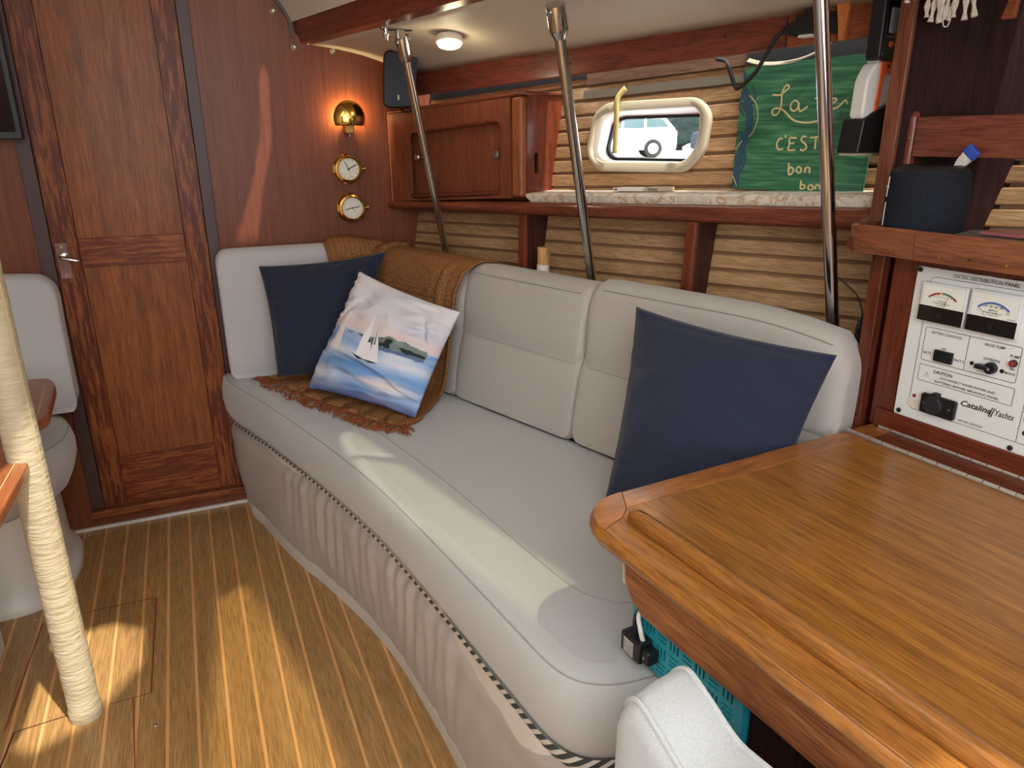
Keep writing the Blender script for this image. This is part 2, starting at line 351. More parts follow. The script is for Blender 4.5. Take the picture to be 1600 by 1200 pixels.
def fill_holes(outer, holes, to3d):
    """a flat sheet with holes; outlines are 2D lists"""
    loops = [[Vector((p[0], p[1], 0)) for p in outer]] + [[Vector((p[0], p[1], 0)) for p in h] for h in holes]
    tris = tessellate_polygon(loops); flat = [p for l in loops for p in l]
    return [to3d(p.x, p.y) for p in flat], [tuple(t) for t in tris]
# ------------------------------------------------------------------ the setting
def struct(name, mb, mat, label, parent=None, **kw):
    o = mb.build(name, mat, parent, **kw)
    if parent is None: tag(o, label, 'structure', kind='structure')
    return o

# floor: teak planks with pale holly strips
floor = struct('floor', wbox(MB(), -1.6, 2.2, -1.0, 3.0, -0.04, -0.006), M['floor'], 'varnished teak and holly cabin sole', smooth=False)
P0, PS = -0.437, 0.0745
for i in range(-15, 14):
    xc = P0 + PS * i
    wbox(MB(), xc - 0.0042, xc + 0.0042, -0.4, 2.985, -0.006, 0.0).build('strip', M['holly'], floor, smooth=False)
    wbox(MB(), xc + 0.0046, xc + PS - 0.0046, -0.4, 2.985, -0.006, 0.0002).build('plank', M['floor'], floor, smooth=False)
def seam(pts, w, mat):
    MB().ribbon([Vector((x, y, 0)) for x, y in pts], Z, w, 0.0012).build('hatch_seam', mat, floor, smooth=False)
M['seamred'] = plain('hatch_seam_red', srgb(128, 62, 30), 0.5); M['seamdk'] = plain('hatch_seam_dark', srgb(50, 28, 18), 0.6)
seam([(-0.466, 2.402), (-0.253, 2.397)], 0.005, M['seamred']); seam([(-0.250, 2.397), (-0.256, 1.913)], 0.0045, M['seamred'])
seam([(-0.257, 1.913), (-0.36, 1.911)], 0.002, M['seamdk']); seam([(-0.45, 1.912), (-0.578, 1.901)], 0.003, M['seamdk'])
seam([(-0.577, 1.90), (-0.590, 1.75), (-0.60, 1.4)], 0.004, M['seamdk']); seam([(-0.578, 2.395), (-0.60, 1.92)], 0.004, M['seamred']); seam([(-0.30, 1.91), (-0.262, 1.2)], 0.003, M['seamred'])
for x, y in ((-0.242, 2.424), (-0.243, 1.779), (-0.60, 2.419), (-0.496, 2.955), (0.0, 2.96)):
    MB().lathe([(0.0, 0.002), (0.004, 0.0018), (0.0055, 0.0)], (x, y, 0.0), Z, 10).build('floor_screw', M['nickel'], floor)

# forward bulkhead with its door
wf = MB(); wbox(wf, -1.6, -0.475, 3.0, 3.03, 0.0, 2.3); wbox(wf, 0.113, 1.25, 3.0, 3.03, 0, 2.3); wbox(wf, -0.475, 0.113, 3.0, 3.03, 0, 0.09); wbox(wf, -0.475, 0.113, 3.0, 3.03, 2.12, 2.3); wbox(wf, -1.6, 1.25, 3.031, 3.05, 0.0, 2.3)
wall_front = struct('wall_front', wf, M['bulk'], 'varnished teak bulkhead at the forward end of the cabin', smooth=False)
for x, z in ((0.393, 1.886), (0.455, 1.77), (0.594, 1.761), (0.725, 1.757)):
    MB().lathe([(0.0105, 0.0), (0.0105, 0.002), (0.007, 0.0035), (0.005, 0.002), (0.0, 0.002)], (x, 3.0, z), -Y, 14).build('screw_cap', M['nickel'], wall_front)
door = MB(); wbox(door, -0.43, -0.351, 3.0, 3.03, 0.088, 2.12); d_root = struct('door_1', door, M['stile'], 'teak panelled door with a chrome lever in the forward bulkhead', bevel=0.002)
wbox(MB(), -0.0045, 0.072, 3.0, 3.03, 0.088, 2.12).build('stile', M['stile'], d_root, bevel=0.002)
wbox(MB(), -0.3505, -0.005, 3.001, 3.03, 1.021, 1.122).build('rail', M['rail'], d_root, bevel=0.002)
wbox(MB(), -0.3505, -0.005, 3.001, 3.03, 0.088, 0.282).build('rail', M['rail'], d_root, bevel=0.002)
wbox(MB(), -0.3505, -0.005, 3.001, 3.03, 2.0, 2.12).build('rail', M['rail'], d_root, bevel=0.002)
wbox(MB(), -0.35, -0.0055, 3.010, 3.028, 1.122, 2.0).build('panel', M['door'], d_root)
wbox(MB(), -0.35, -0.0055, 3.010, 3.028, 0.282, 1.021).build('panel', M['door'], d_root)
hd = wbox(MB(), -0.421, -0.386, 2.9955, 3.0, 0.987, 1.109).build('handle_plate', M['chrome'], d_root, bevel=0.001)
MB().tube(catmull([(-0.404, 2.996, 1.064), (-0.404, 2.972, 1.064), (-0.396, 2.958, 1.062), (-0.376, 2.955, 1.057), (-0.350, 2.958, 1.050)], 5), [0.010] * 5 + [0.0085] * 5 + [0.0075] * 5 + [0.007] * 5 + [0.004], 10).build('lever', M['chrome'], hd)
for z in (1.0, 1.098): MB().lathe([(0.0035, 0), (0.003, 0.0012), (0, 0.0012)], (-0.4035, 2.9955, z), -Y, 8).build('screw', M['nickel'], hd)
struct('trim_1', wbox(MB(), -0.475, -0.431, 2.988, 3.03, 0.088, 2.12), M['jamb'], 'dark brown door jamb beside the chrome lever of the teak door', bevel=0.002)
struct('trim_2', wbox(MB(), 0.073, 0.113, 2.988, 3.03, 0.066, 2.12), M['jamb'], 'dark brown door jamb between teak door and the settee end', bevel=0.002)
struct('trim_3', wbox(MB(), -0.478, 0.113, 2.962, 3.0, 0.055, 0.086), M['rail'], 'teak sill ledge under the bulkhead door', bevel=0.006)
struct('baseboard_front', wbox(MB(), -0.56, 0.12, 2.984, 3.0, 0.0, 0.012), M['white'], 'thin white strip where the floor meets the bulkhead', bevel=0.003)

# hull side with oak battens
WO = [(0.958, 1.554), (1.290, 1.557), (1.343, 1.515), (1.341, 1.406), (1.288, 1.353), (0.956, 1.348), (0.896, 1.401), (0.905, 1.518)]
WI = [(0.976, 1.526), (1.285, 1.531), (1.306, 1.512), (1.313, 1.431), (1.277, 1.381), (0.951, 1.378), (0.917, 1.406), (0.928, 1.505)]
WG = [(0.961, 1.509), (1.262, 1.509), (1.272, 1.495), (1.269, 1.430), (1.240, 1.385), (0.940, 1.384), (0.908, 1.408), (0.922, 1.494)]
WM = [((a[0] + b[0]) / 2, (a[1] + b[1]) / 2) for a, b in zip(WO, WI)]
vs_, fs_ = fill_holes([(-0.12, 0.0), (4.4, 0.0), (4.4, 2.05), (-0.12, 2.05)], [WM], lambda s, z: hp(s, z, 0.002))
wall_right = struct('wall_right', MB().add(vs_, fs_), M['shadowgap'], 'hull side behind the settee lined with oak battens', smooth=False)
def span(z, left):
    xs = []
    for i in range(8):
        a, b = WM[i], WM[(i + 1) % 8]
        if (a[1] - z) * (b[1] - z) <= 0 and abs(a[1] - b[1]) > 1e-6: xs.append(a[0] + (b[0] - a[0]) * (z - a[1]) / (b[1] - a[1]))
    return (min(xs) if left else max(xs)) if xs else None
SL = 0.045; PIT = 0.0445
def batten(poly):
    hprism(MB(), poly, 0.001, 0.0105).build('batten', M['oak'], wall_right, bevel=0.006, seg=3)
z = 0.50
while z < 1.70:
    z0, z1 = z + 0.0038, z + PIT - 0.0038; s1 = 2.9
    lo, hi = z0 + SL * 1.12, z1 + SL * 1.12
    zz = [q for q in (lo, (lo + hi) / 2, hi) if 1.366 < q < 1.541]
    if zz:
        zz = [min(max(q, 1.366), 1.541) for q in (lo, hi)]
        L0, L1, R0, R1 = span(zz[0], True), span(zz[1], True), span(zz[0], False), span(zz[1], False)
        batten([(-0.02, z0), (L0, z0 + SL * L0), (L1, z1 + SL * L1), (-0.02, z1)])
        batten([(R0, z0 + SL * R0), (s1, z0 + SL * s1), (s1, z1 + SL * s1), (R1, z1 + SL * R1)])
        if hi > 1.546: batten([(L0, max(z0 + SL * L0, 1.547)), (R0, max(z0 + SL * R0, 1.547)), (R1, z1 + SL * R1), (L1, z1 + SL * L1)])
        if lo < 1.358: batten([(L0, z0 + SL * L0), (R0, z0 + SL * R0), (R1, min(z1 + SL * R1, 1.362)), (L1, min(z1 + SL * L1, 1.362))])
    else:
        batten([(-0.02, z0), (s1, z0 + SL * s1), (s1, z1 + SL * s1), (-0.02, z1)])
    z += PIT
hprism(MB(), [(0.85, 1.567), (1.50, 1.59), (1.50, 1.612), (0.85, 1.592)], 0.012, 0.015).build('tape_strip', M['olive'], wall_right)

# port light
def oring(P, grow, o, r=0.03):
    c = (sum(p[0] for p in P) / 8, sum(p[1] for p in P) / 8)
    Q = [(p[0] + grow * (1 if p[0] > c[0] else -1), p[1] + grow * (1 if p[1] > c[1] else -1)) for p in P]
    return [hp(s, zz, o) for s, zz in [q[:2] for q in roundpoly([(a, b) for a, b in Q], r, 4)]]
win = struct('window_1', MB().loft([oring(WO, 0, 0.008), oring(WO, 0, 0.02), oring(WO, -0.004, 0.025), oring(WI, 0.004, 0.025), oring(WI, 0, 0.02), oring(WI, 0, -0.01)], True, False, False), M['cream'], 'port light with a cream frame in the oak battened hull side', angle=50)
MB().loft([oring(WI, 0.001, 0.012), oring(WI, 0.001, -0.01), oring(WG, 0.004, -0.072)], True, False, False).build('liner', M['liner'], win)
MB().loft([oring(WG, 0.005, -0.066), oring(WG, -0.004, -0.066), oring(WG, -0.004, -0.078), oring(WG, 0.005, -0.078)], True, False, False).build('gasket', M['rubber'], win)
g = MB(); rg = oring(WG, 0.002, -0.073); g.add(rg, [tuple(range(len(rg)))]); g.build('pane', M['glass'], win, smooth=False)

# valance board under the side deck, side deck, cabin side and cabin top
hprism(v := MB(), [(-0.05, 1.606), (1.572, 1.653), (1.566, 1.732), (-0.05, 1.692)], 0.085, 0.103)
struct('trim_4', v, M['valance'], 'long mahogany valance board below the white side deck', bevel=0.004)
hprism(v := MB(), [(1.575, 1.653), (2.05, 1.667), (2.05, 1.742), (1.569, 1.732)], 0.085, 0.104)
tr5 = struct('trim_5', v, wood('valance_wood_light', srgb(140, 74, 46), srgb(168, 94, 60), 'x', A_HULL, scale=1.3), 'lighter end board of the valance behind the outlet', bevel=0.004)
for s, zz in ((0.30, 1.655), (0.86, 1.668), (1.40, 1.695)): MB().lathe([(0.004, 0.0), (0.004, 0.001), (0, 0.001)], hp(s, zz, 0.1025), -N3, 8).build('screw_hole', M['ink'], bpy.data.objects['trim_4'])
BD = Vector((0.225, -0.974, 0)).normalized(); BQ = Vector((0.457, 3.0, 0)); BO = Vector((0.512, 3.0, 0))
mb = MB()
def deckpt(a, b):
    p = hp(-0.06 + 4.3 * a, 1.690 + 0.024 * 4.3 * a, 0.09); q = BO - BD * 0.06 + BD * 4.3 * a + Z * 1.786
    return p.lerp(q, b) + Z * 0.018 * math.sin(pi * b)
mb.grid(24, 8, deckpt)
struct('ceiling', mb, M['headliner'], 'white underside of the side deck above the settee', solid=0.012)
bm_ = MB(); bd = []
for t in (-0.02, 4.2):
    b = BQ + BD * t
    n = Vector((0.974, 0.225, 0))
    bd.append([b + Z * 1.86, b + n * 0.008 + Z * 1.812, b + n * 0.018 + Z * 1.804, b + n * 0.022 + Z * 1.785, b + n * 0.06 + Z * 1.779, b + n * 0.07 + Z * 1.79, b + n * 0.07 + Z * 1.87])
bm_.loft(bd); struct('trim_6', bm_, M['beam'], 'varnished beam running along the foot of the cabin side', bevel=0.003)
struct('trim_7', MB().tube(catmull([(0.36, 2.99, 1.99), (0.405, 2.99, 1.922), (0.443, 2.99, 1.862), (0.452, 2.99, 1.80)], 5), 0.006, 8), M['grey'], 'grey edge bead at the cabin side on the bulkhead')
struct('trim_8', MB().tube(catmull([(0.50, 2.99, 1.786), (0.60, 2.99, 1.797), (0.70, 2.99, 1.793), (0.791, 2.99, 1.78), (0.90, 2.99, 1.742)], 5), 0.008, 8), M['cream'], 'pale edge bead where the side deck meets the bulkhead')

TQ = BQ + Z * 1.855; TW = (Vector((-0.974, -0.225, 0)) * 0.55 + Z).normalized(); TN = BD.cross(TW)
ROOF = 2.30
def back(P):
    """where the sun ray that lights P passes the cabin side (p, w) and the cabin top (x, y)"""
    P = Vector(P); t = (TQ - P).dot(TN) / (-SUN_DIR).dot(TN); q = P - SUN_DIR * t - TQ
    t2 = (ROOF - P.z) / -SUN_DIR.z; r = P - SUN_DIR * t2
    return (q.dot(BD), q.dot(TW)), (r.x, r.y)
TOPW = (ROOF - 1.855) / TW.z
def clampw(p): return (p[0], min(max(p[1], 0.02), TOPW - 0.02))
patch_a = [(0.358, 1.950, 0.585), (0.475, 1.838, 0.585), (0.545, 1.52, 0.585), (0.635, 1.18, 0.585), (0.64, 1.02, 0.585), (0.49, 1.06, 0.585), (0.437, 1.20, 0.585), (0.405, 1.48, 0.585), (0.375, 1.72, 0.585)]
patch_b = [(0.352, 2.10, 0.585), (0.378, 2.150, 0.585), (0.405, 2.135, 0.585), (0.468, 1.895, 0.585), (0.350, 1.975, 0.585)]
patch_c = [(0.315, 3.0, 1.66), (0.345, 3.0, 1.725), (0.362, 3.0, 1.667), (0.348, 3.0, 1.45), (0.295, 3.0, 1.262), (0.255, 3.0, 1.08), (0.17, 3.0, 1.08), (0.25, 3.0, 1.28), (0.30, 3.0, 1.47)]
patch_d = [(0.21, 2.80, 0.585), (0.29, 2.74, 0.585), (0.30, 2.64, 0.585), (0.22, 2.72, 0.585)]
patch_e = [(0.625, 0.99, 0.84), (0.668, 0.965, 0.84), (0.69, 0.85, 0.84), (0.655, 0.82, 0.84), (0.628, 0.9, 0.84)]
floor_a = [(-0.29, 2.23, 0), (-0.285, 2.06, 0), (-0.33, 1.98, 0), (-0.40, 1.86, 0), (-0.53, 1.80, 0), (-0.61, 1.92, 0), (-0.61, 2.13, 0), (-0.53, 2.27, 0), (-0.38, 2.30, 0)]
floor_b = [(0.03, 2.36, 0), (0.085, 2.1, 0), (0.145, 1.79, 0), (0.185, 1.4, 0), (0.20, 0.9, 0), (-0.20, 0.9, 0), (-0.12, 1.6, 0), (-0.06, 2.3, 0)]
side_holes = [[clampw(back(P)[0]) for P in poly] for poly in (patch_a, patch_b, patch_c)]  # openings take the outlines of the sun patches, carried back along the sun
roof_holes = [[back(P)[1] for P in poly] for poly in (floor_a, floor_b)] + [[(-0.80, -0.18), (-0.30, -0.18), (-0.30, 0.74), (-0.80, 0.74)]]  # floor sun patches carried overhead, plus an added opening for soft fill
vs_, fs_ = fill_holes([(-0.03, 0), (4.2, 0), (4.2, TOPW), (-0.03, TOPW)], side_holes, lambda p, w: TQ + BD * p + TW * w)
struct('wall_cabin_side', MB().add(vs_, fs_), M['headliner'], 'white cabin side above the beam with deck windows cut to the sun patches', solid=0.012, smooth=False)
xt = lambda y: (TQ + TW * TOPW).x + 0.231 * (3.0 - y)
vs_, fs_ = fill_holes([(-1.6, 3.03), (xt(3.03) + 0.02, 3.03), (xt(-0.25) + 0.02, -0.25), (-1.6, -0.25)], roof_holes, lambda x, y: Vector((x, y, ROOF)))
roof = struct('ceiling.001', MB().add(vs_, fs_), M['headliner'], 'white cabin top above the picture, with openings added to shape the light', solid=0.012, smooth=False)
hprism(MB(), [(0.0, 1.592), (0.86, 1.63), (0.86, 1.72), (0.0, 1.70)], 0.012, 0.018).build('painted_gap_shade', M['ink'], wall_right, smooth=False)  # black sheet painting in the shade of the gap above the cabinet
hprism(MB(), [(0.86, 1.608), (1.43, 1.630), (1.43, 1.70), (0.86, 1.70)], 0.012, 0.020).build('painted_valance_shade', wood('valance_shade_wood', srgb(104, 76, 60), srgb(124, 94, 74), 'x', A_HULL, scale=1.3), wall_right, smooth=False)  # brown board painting the valance's shadow onto the battens
fr4 = struct('window_4', MB().tube([TQ + BD * a_ + TW * b_ - TN * 0.004 for a_, b_ in ((0.75, 0.030), (0.16, 0.022), (0.075, 0.030), (0.045, 0.06), (0.03, 0.12), (0.02, 0.22))], 0.010, 8), plain('peach_trim', srgb(206, 168, 142), 0.5), 'pale rounded deck window trim above the beam in the upper left')
MB().add([TQ + BD * a_ + TW * b_ - TN * 0.003 for a_, b_ in ((0.045, 0.045), (0.17, 0.030), (0.60, 0.035), (0.60, 0.075), (0.24, 0.075), (0.10, 0.085), (0.035, 0.12))], [tuple(range(7))]).build('window_liner', plain('peach_liner', srgb(214, 170, 140), 0.5), fr4, smooth=False)
h = roof_holes[2]; MB().add([Vector((x, y, ROOF + 0.012)) for x, y in h], [tuple(range(len(h)))]).build('fill_light_pane', M['frost'], roof, smooth=False)  # added frosted sheet, spreads soft fill light over the cabin
h = roof_holes[1]; MB().add([Vector((x, y, ROOF + 0.012)) for x, y in h], [tuple(range(len(h)))]).build('sun_dimming_pane', M['smoke'], roof, smooth=False)  # added smoked sheet, weakens the broad sun patch on the floor
struct('wall_left', wbox(MB(), -1.63, -1.6, -1.0, 3.0, 0, 2.3), M['white'], 'white port side of the cabin', smooth=False)

wbk = MB(); wbox(wbk, -1.6, -0.75, -1.03, -1.0, 0, 2.3); wbox(wbk, 0.75, 2.3, -1.03, -1.0, 0, 2.3); wbox(wbk, -0.75, 0.75, -1.03, -1.0, 0, 0.85)
struct('wall_back', wbk, M['bulk'], 'aft bulkhead with the open companionway, behind the camera', smooth=False)
for nm, hh, lb_ in (('window_2', side_holes[0], 'long unseen tinted pane in the cabin side, shaped to the seat sun patch'), ('window_3', side_holes[1], 'small unseen tinted pane forward of the long one, shaped to its sun patch')):
    gpane = MB().add([TQ + BD * p_ + TW * w_ - TN * 0.012 for p_, w_ in hh], [tuple(range(len(hh)))]); struct(nm, gpane, M['tint'], lb_, smooth=False)  # unseen panes cut to the seat patches, dimming their sun
# outside: a car park above the dock
gm = MB(); gm.add([(4, -30, 0.66), (90, -30, 0.66), (90, 120, 0.66), (4, 120, 0.66)], [(0, 1, 2, 3)])
struct('ground', gm, plain('pale_asphalt', srgb(176, 174, 170), 0.9), 'pale sunlit car park seen through the port light', smooth=False)
# ------------------------------------------------------------------ settee
FRONT = [(0.062, 2.975), (0.077, 2.85), (0.152, 2.617), (0.226, 2.36), (0.291, 2.121), (0.345, 1.89), (0.382, 1.70), (0.41, 1.50), (0.432, 1.331), (0.450, 1.18), (0.464, 1.063), (0.480, 0.945), (0.508, 0.885), (0.56, 0.853), (0.63, 0.842)]
front = catmull([(x, y, 0) for x, y in FRONT], 6)
REST = [Vector((0.80, 0.85, 0)), Vector((1.0, 0.89, 0)), Vector((1.28, 0.985, 0)), Vector((1.15, 1.37, 0)), Vector((0.95, 1.97, 0)), Vector((0.78, 2.48, 0)), Vector((0.64, 2.975, 0)), Vector((0.4, 2.982, 0)), Vector((0.2, 2.982, 0))]
OUT = front + REST; NO = len(OUT)
NRM = []
for i in range(NO):
    t = (OUT[(i + 1) % NO] - OUT[i - 1]).normalized(); NRM.append(Vector((t.y, -t.x, 0)))
if sum((OUT[i].x * OUT[(i + 1) % NO].y - OUT[(i + 1) % NO].x * OUT[i].y) for i in range(NO)) < 0: NRM = [-n for n in NRM]
def oring2(d, z): return [OUT[i] - NRM[i] * d + Z * z for i in range(NO)]
st = thing('settee_cushion', 'long curved pale grey settee seat cushion along the hull side', 'seat cushion', (0.6, 1.9, 0.40))
csh = MB().loft([oring2(0.06, 0.402), oring2(0.02, 0.404), oring2(0.004, 0.416), oring2(-0.008, 0.44), oring2(-0.014, 0.48), oring2(-0.011, 0.53), oring2(-0.003, 0.562), oring2(0.004, 0.571), oring2(0.0075, 0.5705), oring2(0.012, 0.574), oring2(0.028, 0.5805), oring2(0.045, 0.584)], True, True, False)
topr = oring2(0.045, 0.584)
csh.add(topr, [tuple(t) for t in tessellate_polygon([topr])])
csh.build('cushion', M['seat'], st, angle=60)
def surf(pts, z): return [Vector((x, y, z)) for x, y in pts]
MB().tube([OUT[i] - NRM[i] * 0.0058 + Z * 0.5712 for i in range(0, len(front) + 2)], 0.0014, 6).build('seam', M['seam'], st)
MB().tube(catmull(surf([(0.42, 2.35), (0.486, 2.01), (0.548, 1.673), (0.590, 1.349), (0.612, 1.189), (0.632, 1.10), (0.662, 1.055), (0.70, 1.03), (0.80, 1.02)], 0.5842), 5), 0.0012, 6).build('seam', M['seam'], st)
# printed band under the seat edge
bnd = MB(); nf = len(front); cum = [0]
for i in range(1, nf): cum.append(cum[-1] + (front[i] - front[i - 1]).length)
o = 0
wid = lambda i: 0.010 + 0.026 * min(1, max(0, (cum[i] - 1.3) / 0.95))
for i in range(2, nf):
    w = wid(i)
    for kx, (dd, zz) in enumerate(((-0.004, 0.4185), (-0.003, 0.4115 - w * 0.45), (0.004, 0.4115 - w))):
        bnd.v.append(OUT[i] - NRM[i] * dd + Z * zz); bnd.uv[len(bnd.v) - 1] = (cum[i] / 0.030, kx * 0.5 * (0.55 + 40 * w))
for i in range(nf - 3):
    for kx in range(2):
        a = i * 3 + kx; bnd.f.append((a, a + 1, a + 4, a + 3))
tag(bnd.build('printed_band', M['leaf'], st), 'dark leaf print on white cloth')
# upholstered base: vinyl skirt with hanging folds on a white pan
base = thing('settee', 'settee base below the long seat with draped pale vinyl skirt and white toe pan', 'settee base', (0.6, 1.9, 0.0))
TOE = [(0.088, 2.975), (0.098, 2.86), (0.133, 2.74), (0.178, 2.545), (0.232, 2.36), (0.269, 2.261), (0.345, 2.007), (0.39, 1.80), (0.41, 1.655), (0.428, 1.42), (0.436, 1.28), (0.452, 1.10), (0.470, 0.96), (0.505, 0.90), (0.56, 0.872), (0.63, 0.862)]
toe = catmull([(x, y, 0) for x, y in TOE], 6)
def resample(P, n):
    L = [0]
    for i in range(1, len(P)): L.append(L[-1] + (P[i] - P[i - 1]).length)
    out = []; j = 0
    for k in range(n):
        d = L[-1] * k / (n - 1)
        while j < len(P) - 2 and L[j + 1] < d: j += 1
        f = (d - L[j]) / max(L[j + 1] - L[j], 1e-9); out.append(P[j].lerp(P[j + 1], f))
    return out
NS = 420; ft = resample(front, NS); tt = resample(toe, NS)
def skirt(a, b):
    i = int(round(a * (NS - 1))); p = ft[i].lerp(tt[i], b ** 1.4)
    q = ft[min(i + 1, NS - 1)] - ft[max(i - 1, 0)]; n = Vector((q.y, -q.x, 0)).normalized()
    if n.x > 0 and a < 0.9: n = -n
    env = max(0, min(1, (a - 0.20) / 0.1)) * max(0, min(1, (0.86 - a) / 0.15))
    sway = a * 150 + 1.2 * b * b * 6 + 2.2 * math.sin(a * 31)
    fold = (0.6 * math.sin(sway) + 0.4 * math.sin(a * 233 + 2 * b) + 0.5 * mnoise.noise((a * 60, b * 1.5, 3))) * env * 0.0054 * (0.35 + 0.65 * math.sin(pi * min(1, b * 0.9 + 0.1)))
    bulge = 0.012 * math.sin(pi * b) + (0.006 * math.sin(pi * min(1, b * 3)) if b < 0.34 else 0)
    return p - n * (0.016 * (1 - b) + 0.016 * max(0, 1 - 6 * b)) + n * (bulge + fold) + Z * (0.402 - 0.347 * b)
MB().grid(NS - 1, 22, skirt).build('skirt', M['skirt'], base, angle=180)
mb = MB(); tp = toe + [Vector((0.9, 0.90, 0)), Vector((1.18, 0.99, 0)), Vector((0.6, 2.97, 0))]
ctr = Vector((0.6, 1.9, 0))
mb.loft([[p + (ctr - p).normalized() * 0.004 for p in tp], [p + (ctr - p).normalized() * 0.002 + Z * 0.05 for p in tp], [p + (ctr - p).normalized() * 0.02 + Z * 0.056 for p in tp], [p + (ctr - p).normalized() * 0.03 + Z * 0.39 for p in tp]])
mb.build('toe_pan', M['white'], base)

# back cushions
def section(h, depth, rec, mid, z0=0.584):
    """face profile of a back cushion as (o, z): front face up, over the crown, down the back"""
    pts = []
    f = lambda z: rec * (z - z0) / 0.5
    for zz in (z0 + 0.012, z0 + 0.03, z0 + 0.1, z0 + 0.17): pts.append((f(zz) - 0.006 * math.sin(pi * (zz - z0) / mid) if zz < z0 + mid else f(zz), zz))
    if mid: pts += [(f(z0 + mid - 0.012) - 0.002, z0 + mid - 0.012), (f(z0 + mid) + 0.005, z0 + mid), (f(z0 + mid + 0.012) - 0.002, z0 + mid + 0.012)]
    top = z0 + h
    for zz in (z0 + mid + 0.09, top - 0.09): pts.append((f(zz) - 0.006, zz))
    pts += [(f(top - 0.05), top - 0.05), (f(top - 0.03) + 0.002, top - 0.030), (f(top - 0.026) + 0.0055, top - 0.0262), (f(top - 0.022) + 0.006, top - 0.021), (f(top) + 0.022, top - 0.006), (f(top) + 0.045, top), (f(top) + depth - 0.02, top - 0.006), (f(top) + depth, top - 0.03), (f(top) + depth, z0 + 0.3), (depth * 0.9, z0 + 0.02), (depth * 0.85, z0), (0.02, z0)]
    return pts
def back_cushion(name, label, s0, s1, h, frame, depth=0.12, rec=0.085, mid=0.235, group=None, endr=0.036, bigend=0.0, mat='back'):
    root = thing(name, label, 'back cushion', frame((s0 + s1) / 2, 0.05, 0.585), group)
    sec = section(h, depth, rec, mid); co = sum(p[0] for p in sec) / len(sec); cz = sum(p[1] for p in sec) / len(sec); z0 = 0.584; top = z0 + h
    def ring(s, ins, drop=0):
        out = []
        for o_, z_ in sec:
            zz = z_
            if drop and z_ > top - 0.28: zz = z_ - drop * ((z_ - (top - 0.28)) / 0.28) ** 1.5
            d = Vector((o_ - co, zz - cz)); L = d.length
            fac = max(0.05, (L - ins) / L) if L > 1e-6 else 1
            out.append(frame(s, co + d.x * fac, max(cz + d.y * fac, z0)))
        return out
    prof = [(0.0, 1.0), (0.06, 0.66), (0.17, 0.42), (0.33, 0.22), (0.55, 0.08), (0.78, 0.02), (1.0, 0.0)]
    rings = [ring(s0 + endr * t, endr * q) for t, q in prof]
    nmid = 8
    for k in range(1, nmid): rings.append(ring(s0 + endr + (s1 - s0 - 2 * endr) * k / nmid, 0, bigend * max(0, (k / nmid - 0.6) / 0.4) ** 2 * 0.4))
    rings += [ring(s1 - endr * t, endr * q, bigend * (0.4 + 0.6 * (1 - t))) for t, q in reversed(prof)]
    MB().loft(rings).build('cushion', M[mat], root, angle=60)
    return root, sec
def crown_seam(root, sec, s0, s1, endr, h, bigend=0.0):
    pts = []
    for i in range(25):
        t = i / 24; o_, z_ = sec[11]; top = 0.584 + h; dr = bigend * max(0, (t - 0.6) / 0.4) ** 2 * 0.4; zz = z_ - dr * ((z_ - (top - 0.28)) / 0.28) ** 1.5
        pts.append(bk(s0 + endr + (s1 - s0 - 2 * endr) * t, o_ - 0.0035, zz + 0.0005))
    MB().tube(pts, 0.0014, 6).build('seam', M['seam'], root)
def add_seam(root, sec, frame, s0, s1, k, bigend=0): MB().tube([frame(s0 + (s1 - s0) * i / 10, sec[k][0] - 0.0006, sec[k][1]) for i in range(11)], 0.0013, 6).build('seam', M['seam'], root)
GB = 'back cushions along the settee'
r1, sec = back_cushion('back_cushion', 'square back cushion in the middle of the settee beside the brown throw', -0.018, 0.528, 0.465, bk, group=GB, endr=0.028); 
add_seam(r1, sec, bk, 0.04, 0.50, 5)
r2, sec = back_cushion('back_cushion', 'widest back cushion at the aft end of settee behind single navy pillow', 0.534, 1.285, 0.485, bk, group=GB, bigend=0.075, endr=0.045, depth=0.10); add_seam(r2, sec, bk, 0.57, 1.27, 5)
crown_seam(r1, section(0.465, 0.12, 0.085, 0.235), -0.018, 0.528, 0.028, 0.465); crown_seam(r2, section(0.485, 0.10, 0.085, 0.235), 0.534, 1.285, 0.045, 0.485, 0.075)
r3, sec = back_cushion('back_cushion', 'back cushion hidden under the brown knitted throw', -0.60, -0.022, 0.46, bk, group=GB)
F0 = Vector((0.088, 2.855, 0))
def ff(s, o, z): return F0 + X * s + Y * o + Z * z
r4, sec = back_cushion('back_cushion', 'short end cushion standing against the wooden bulkhead by the door', 0.0, 0.56, 0.485, ff, depth=0.115, rec=0.02, mid=0.0001, group=GB, mat='pale', endr=0.05)

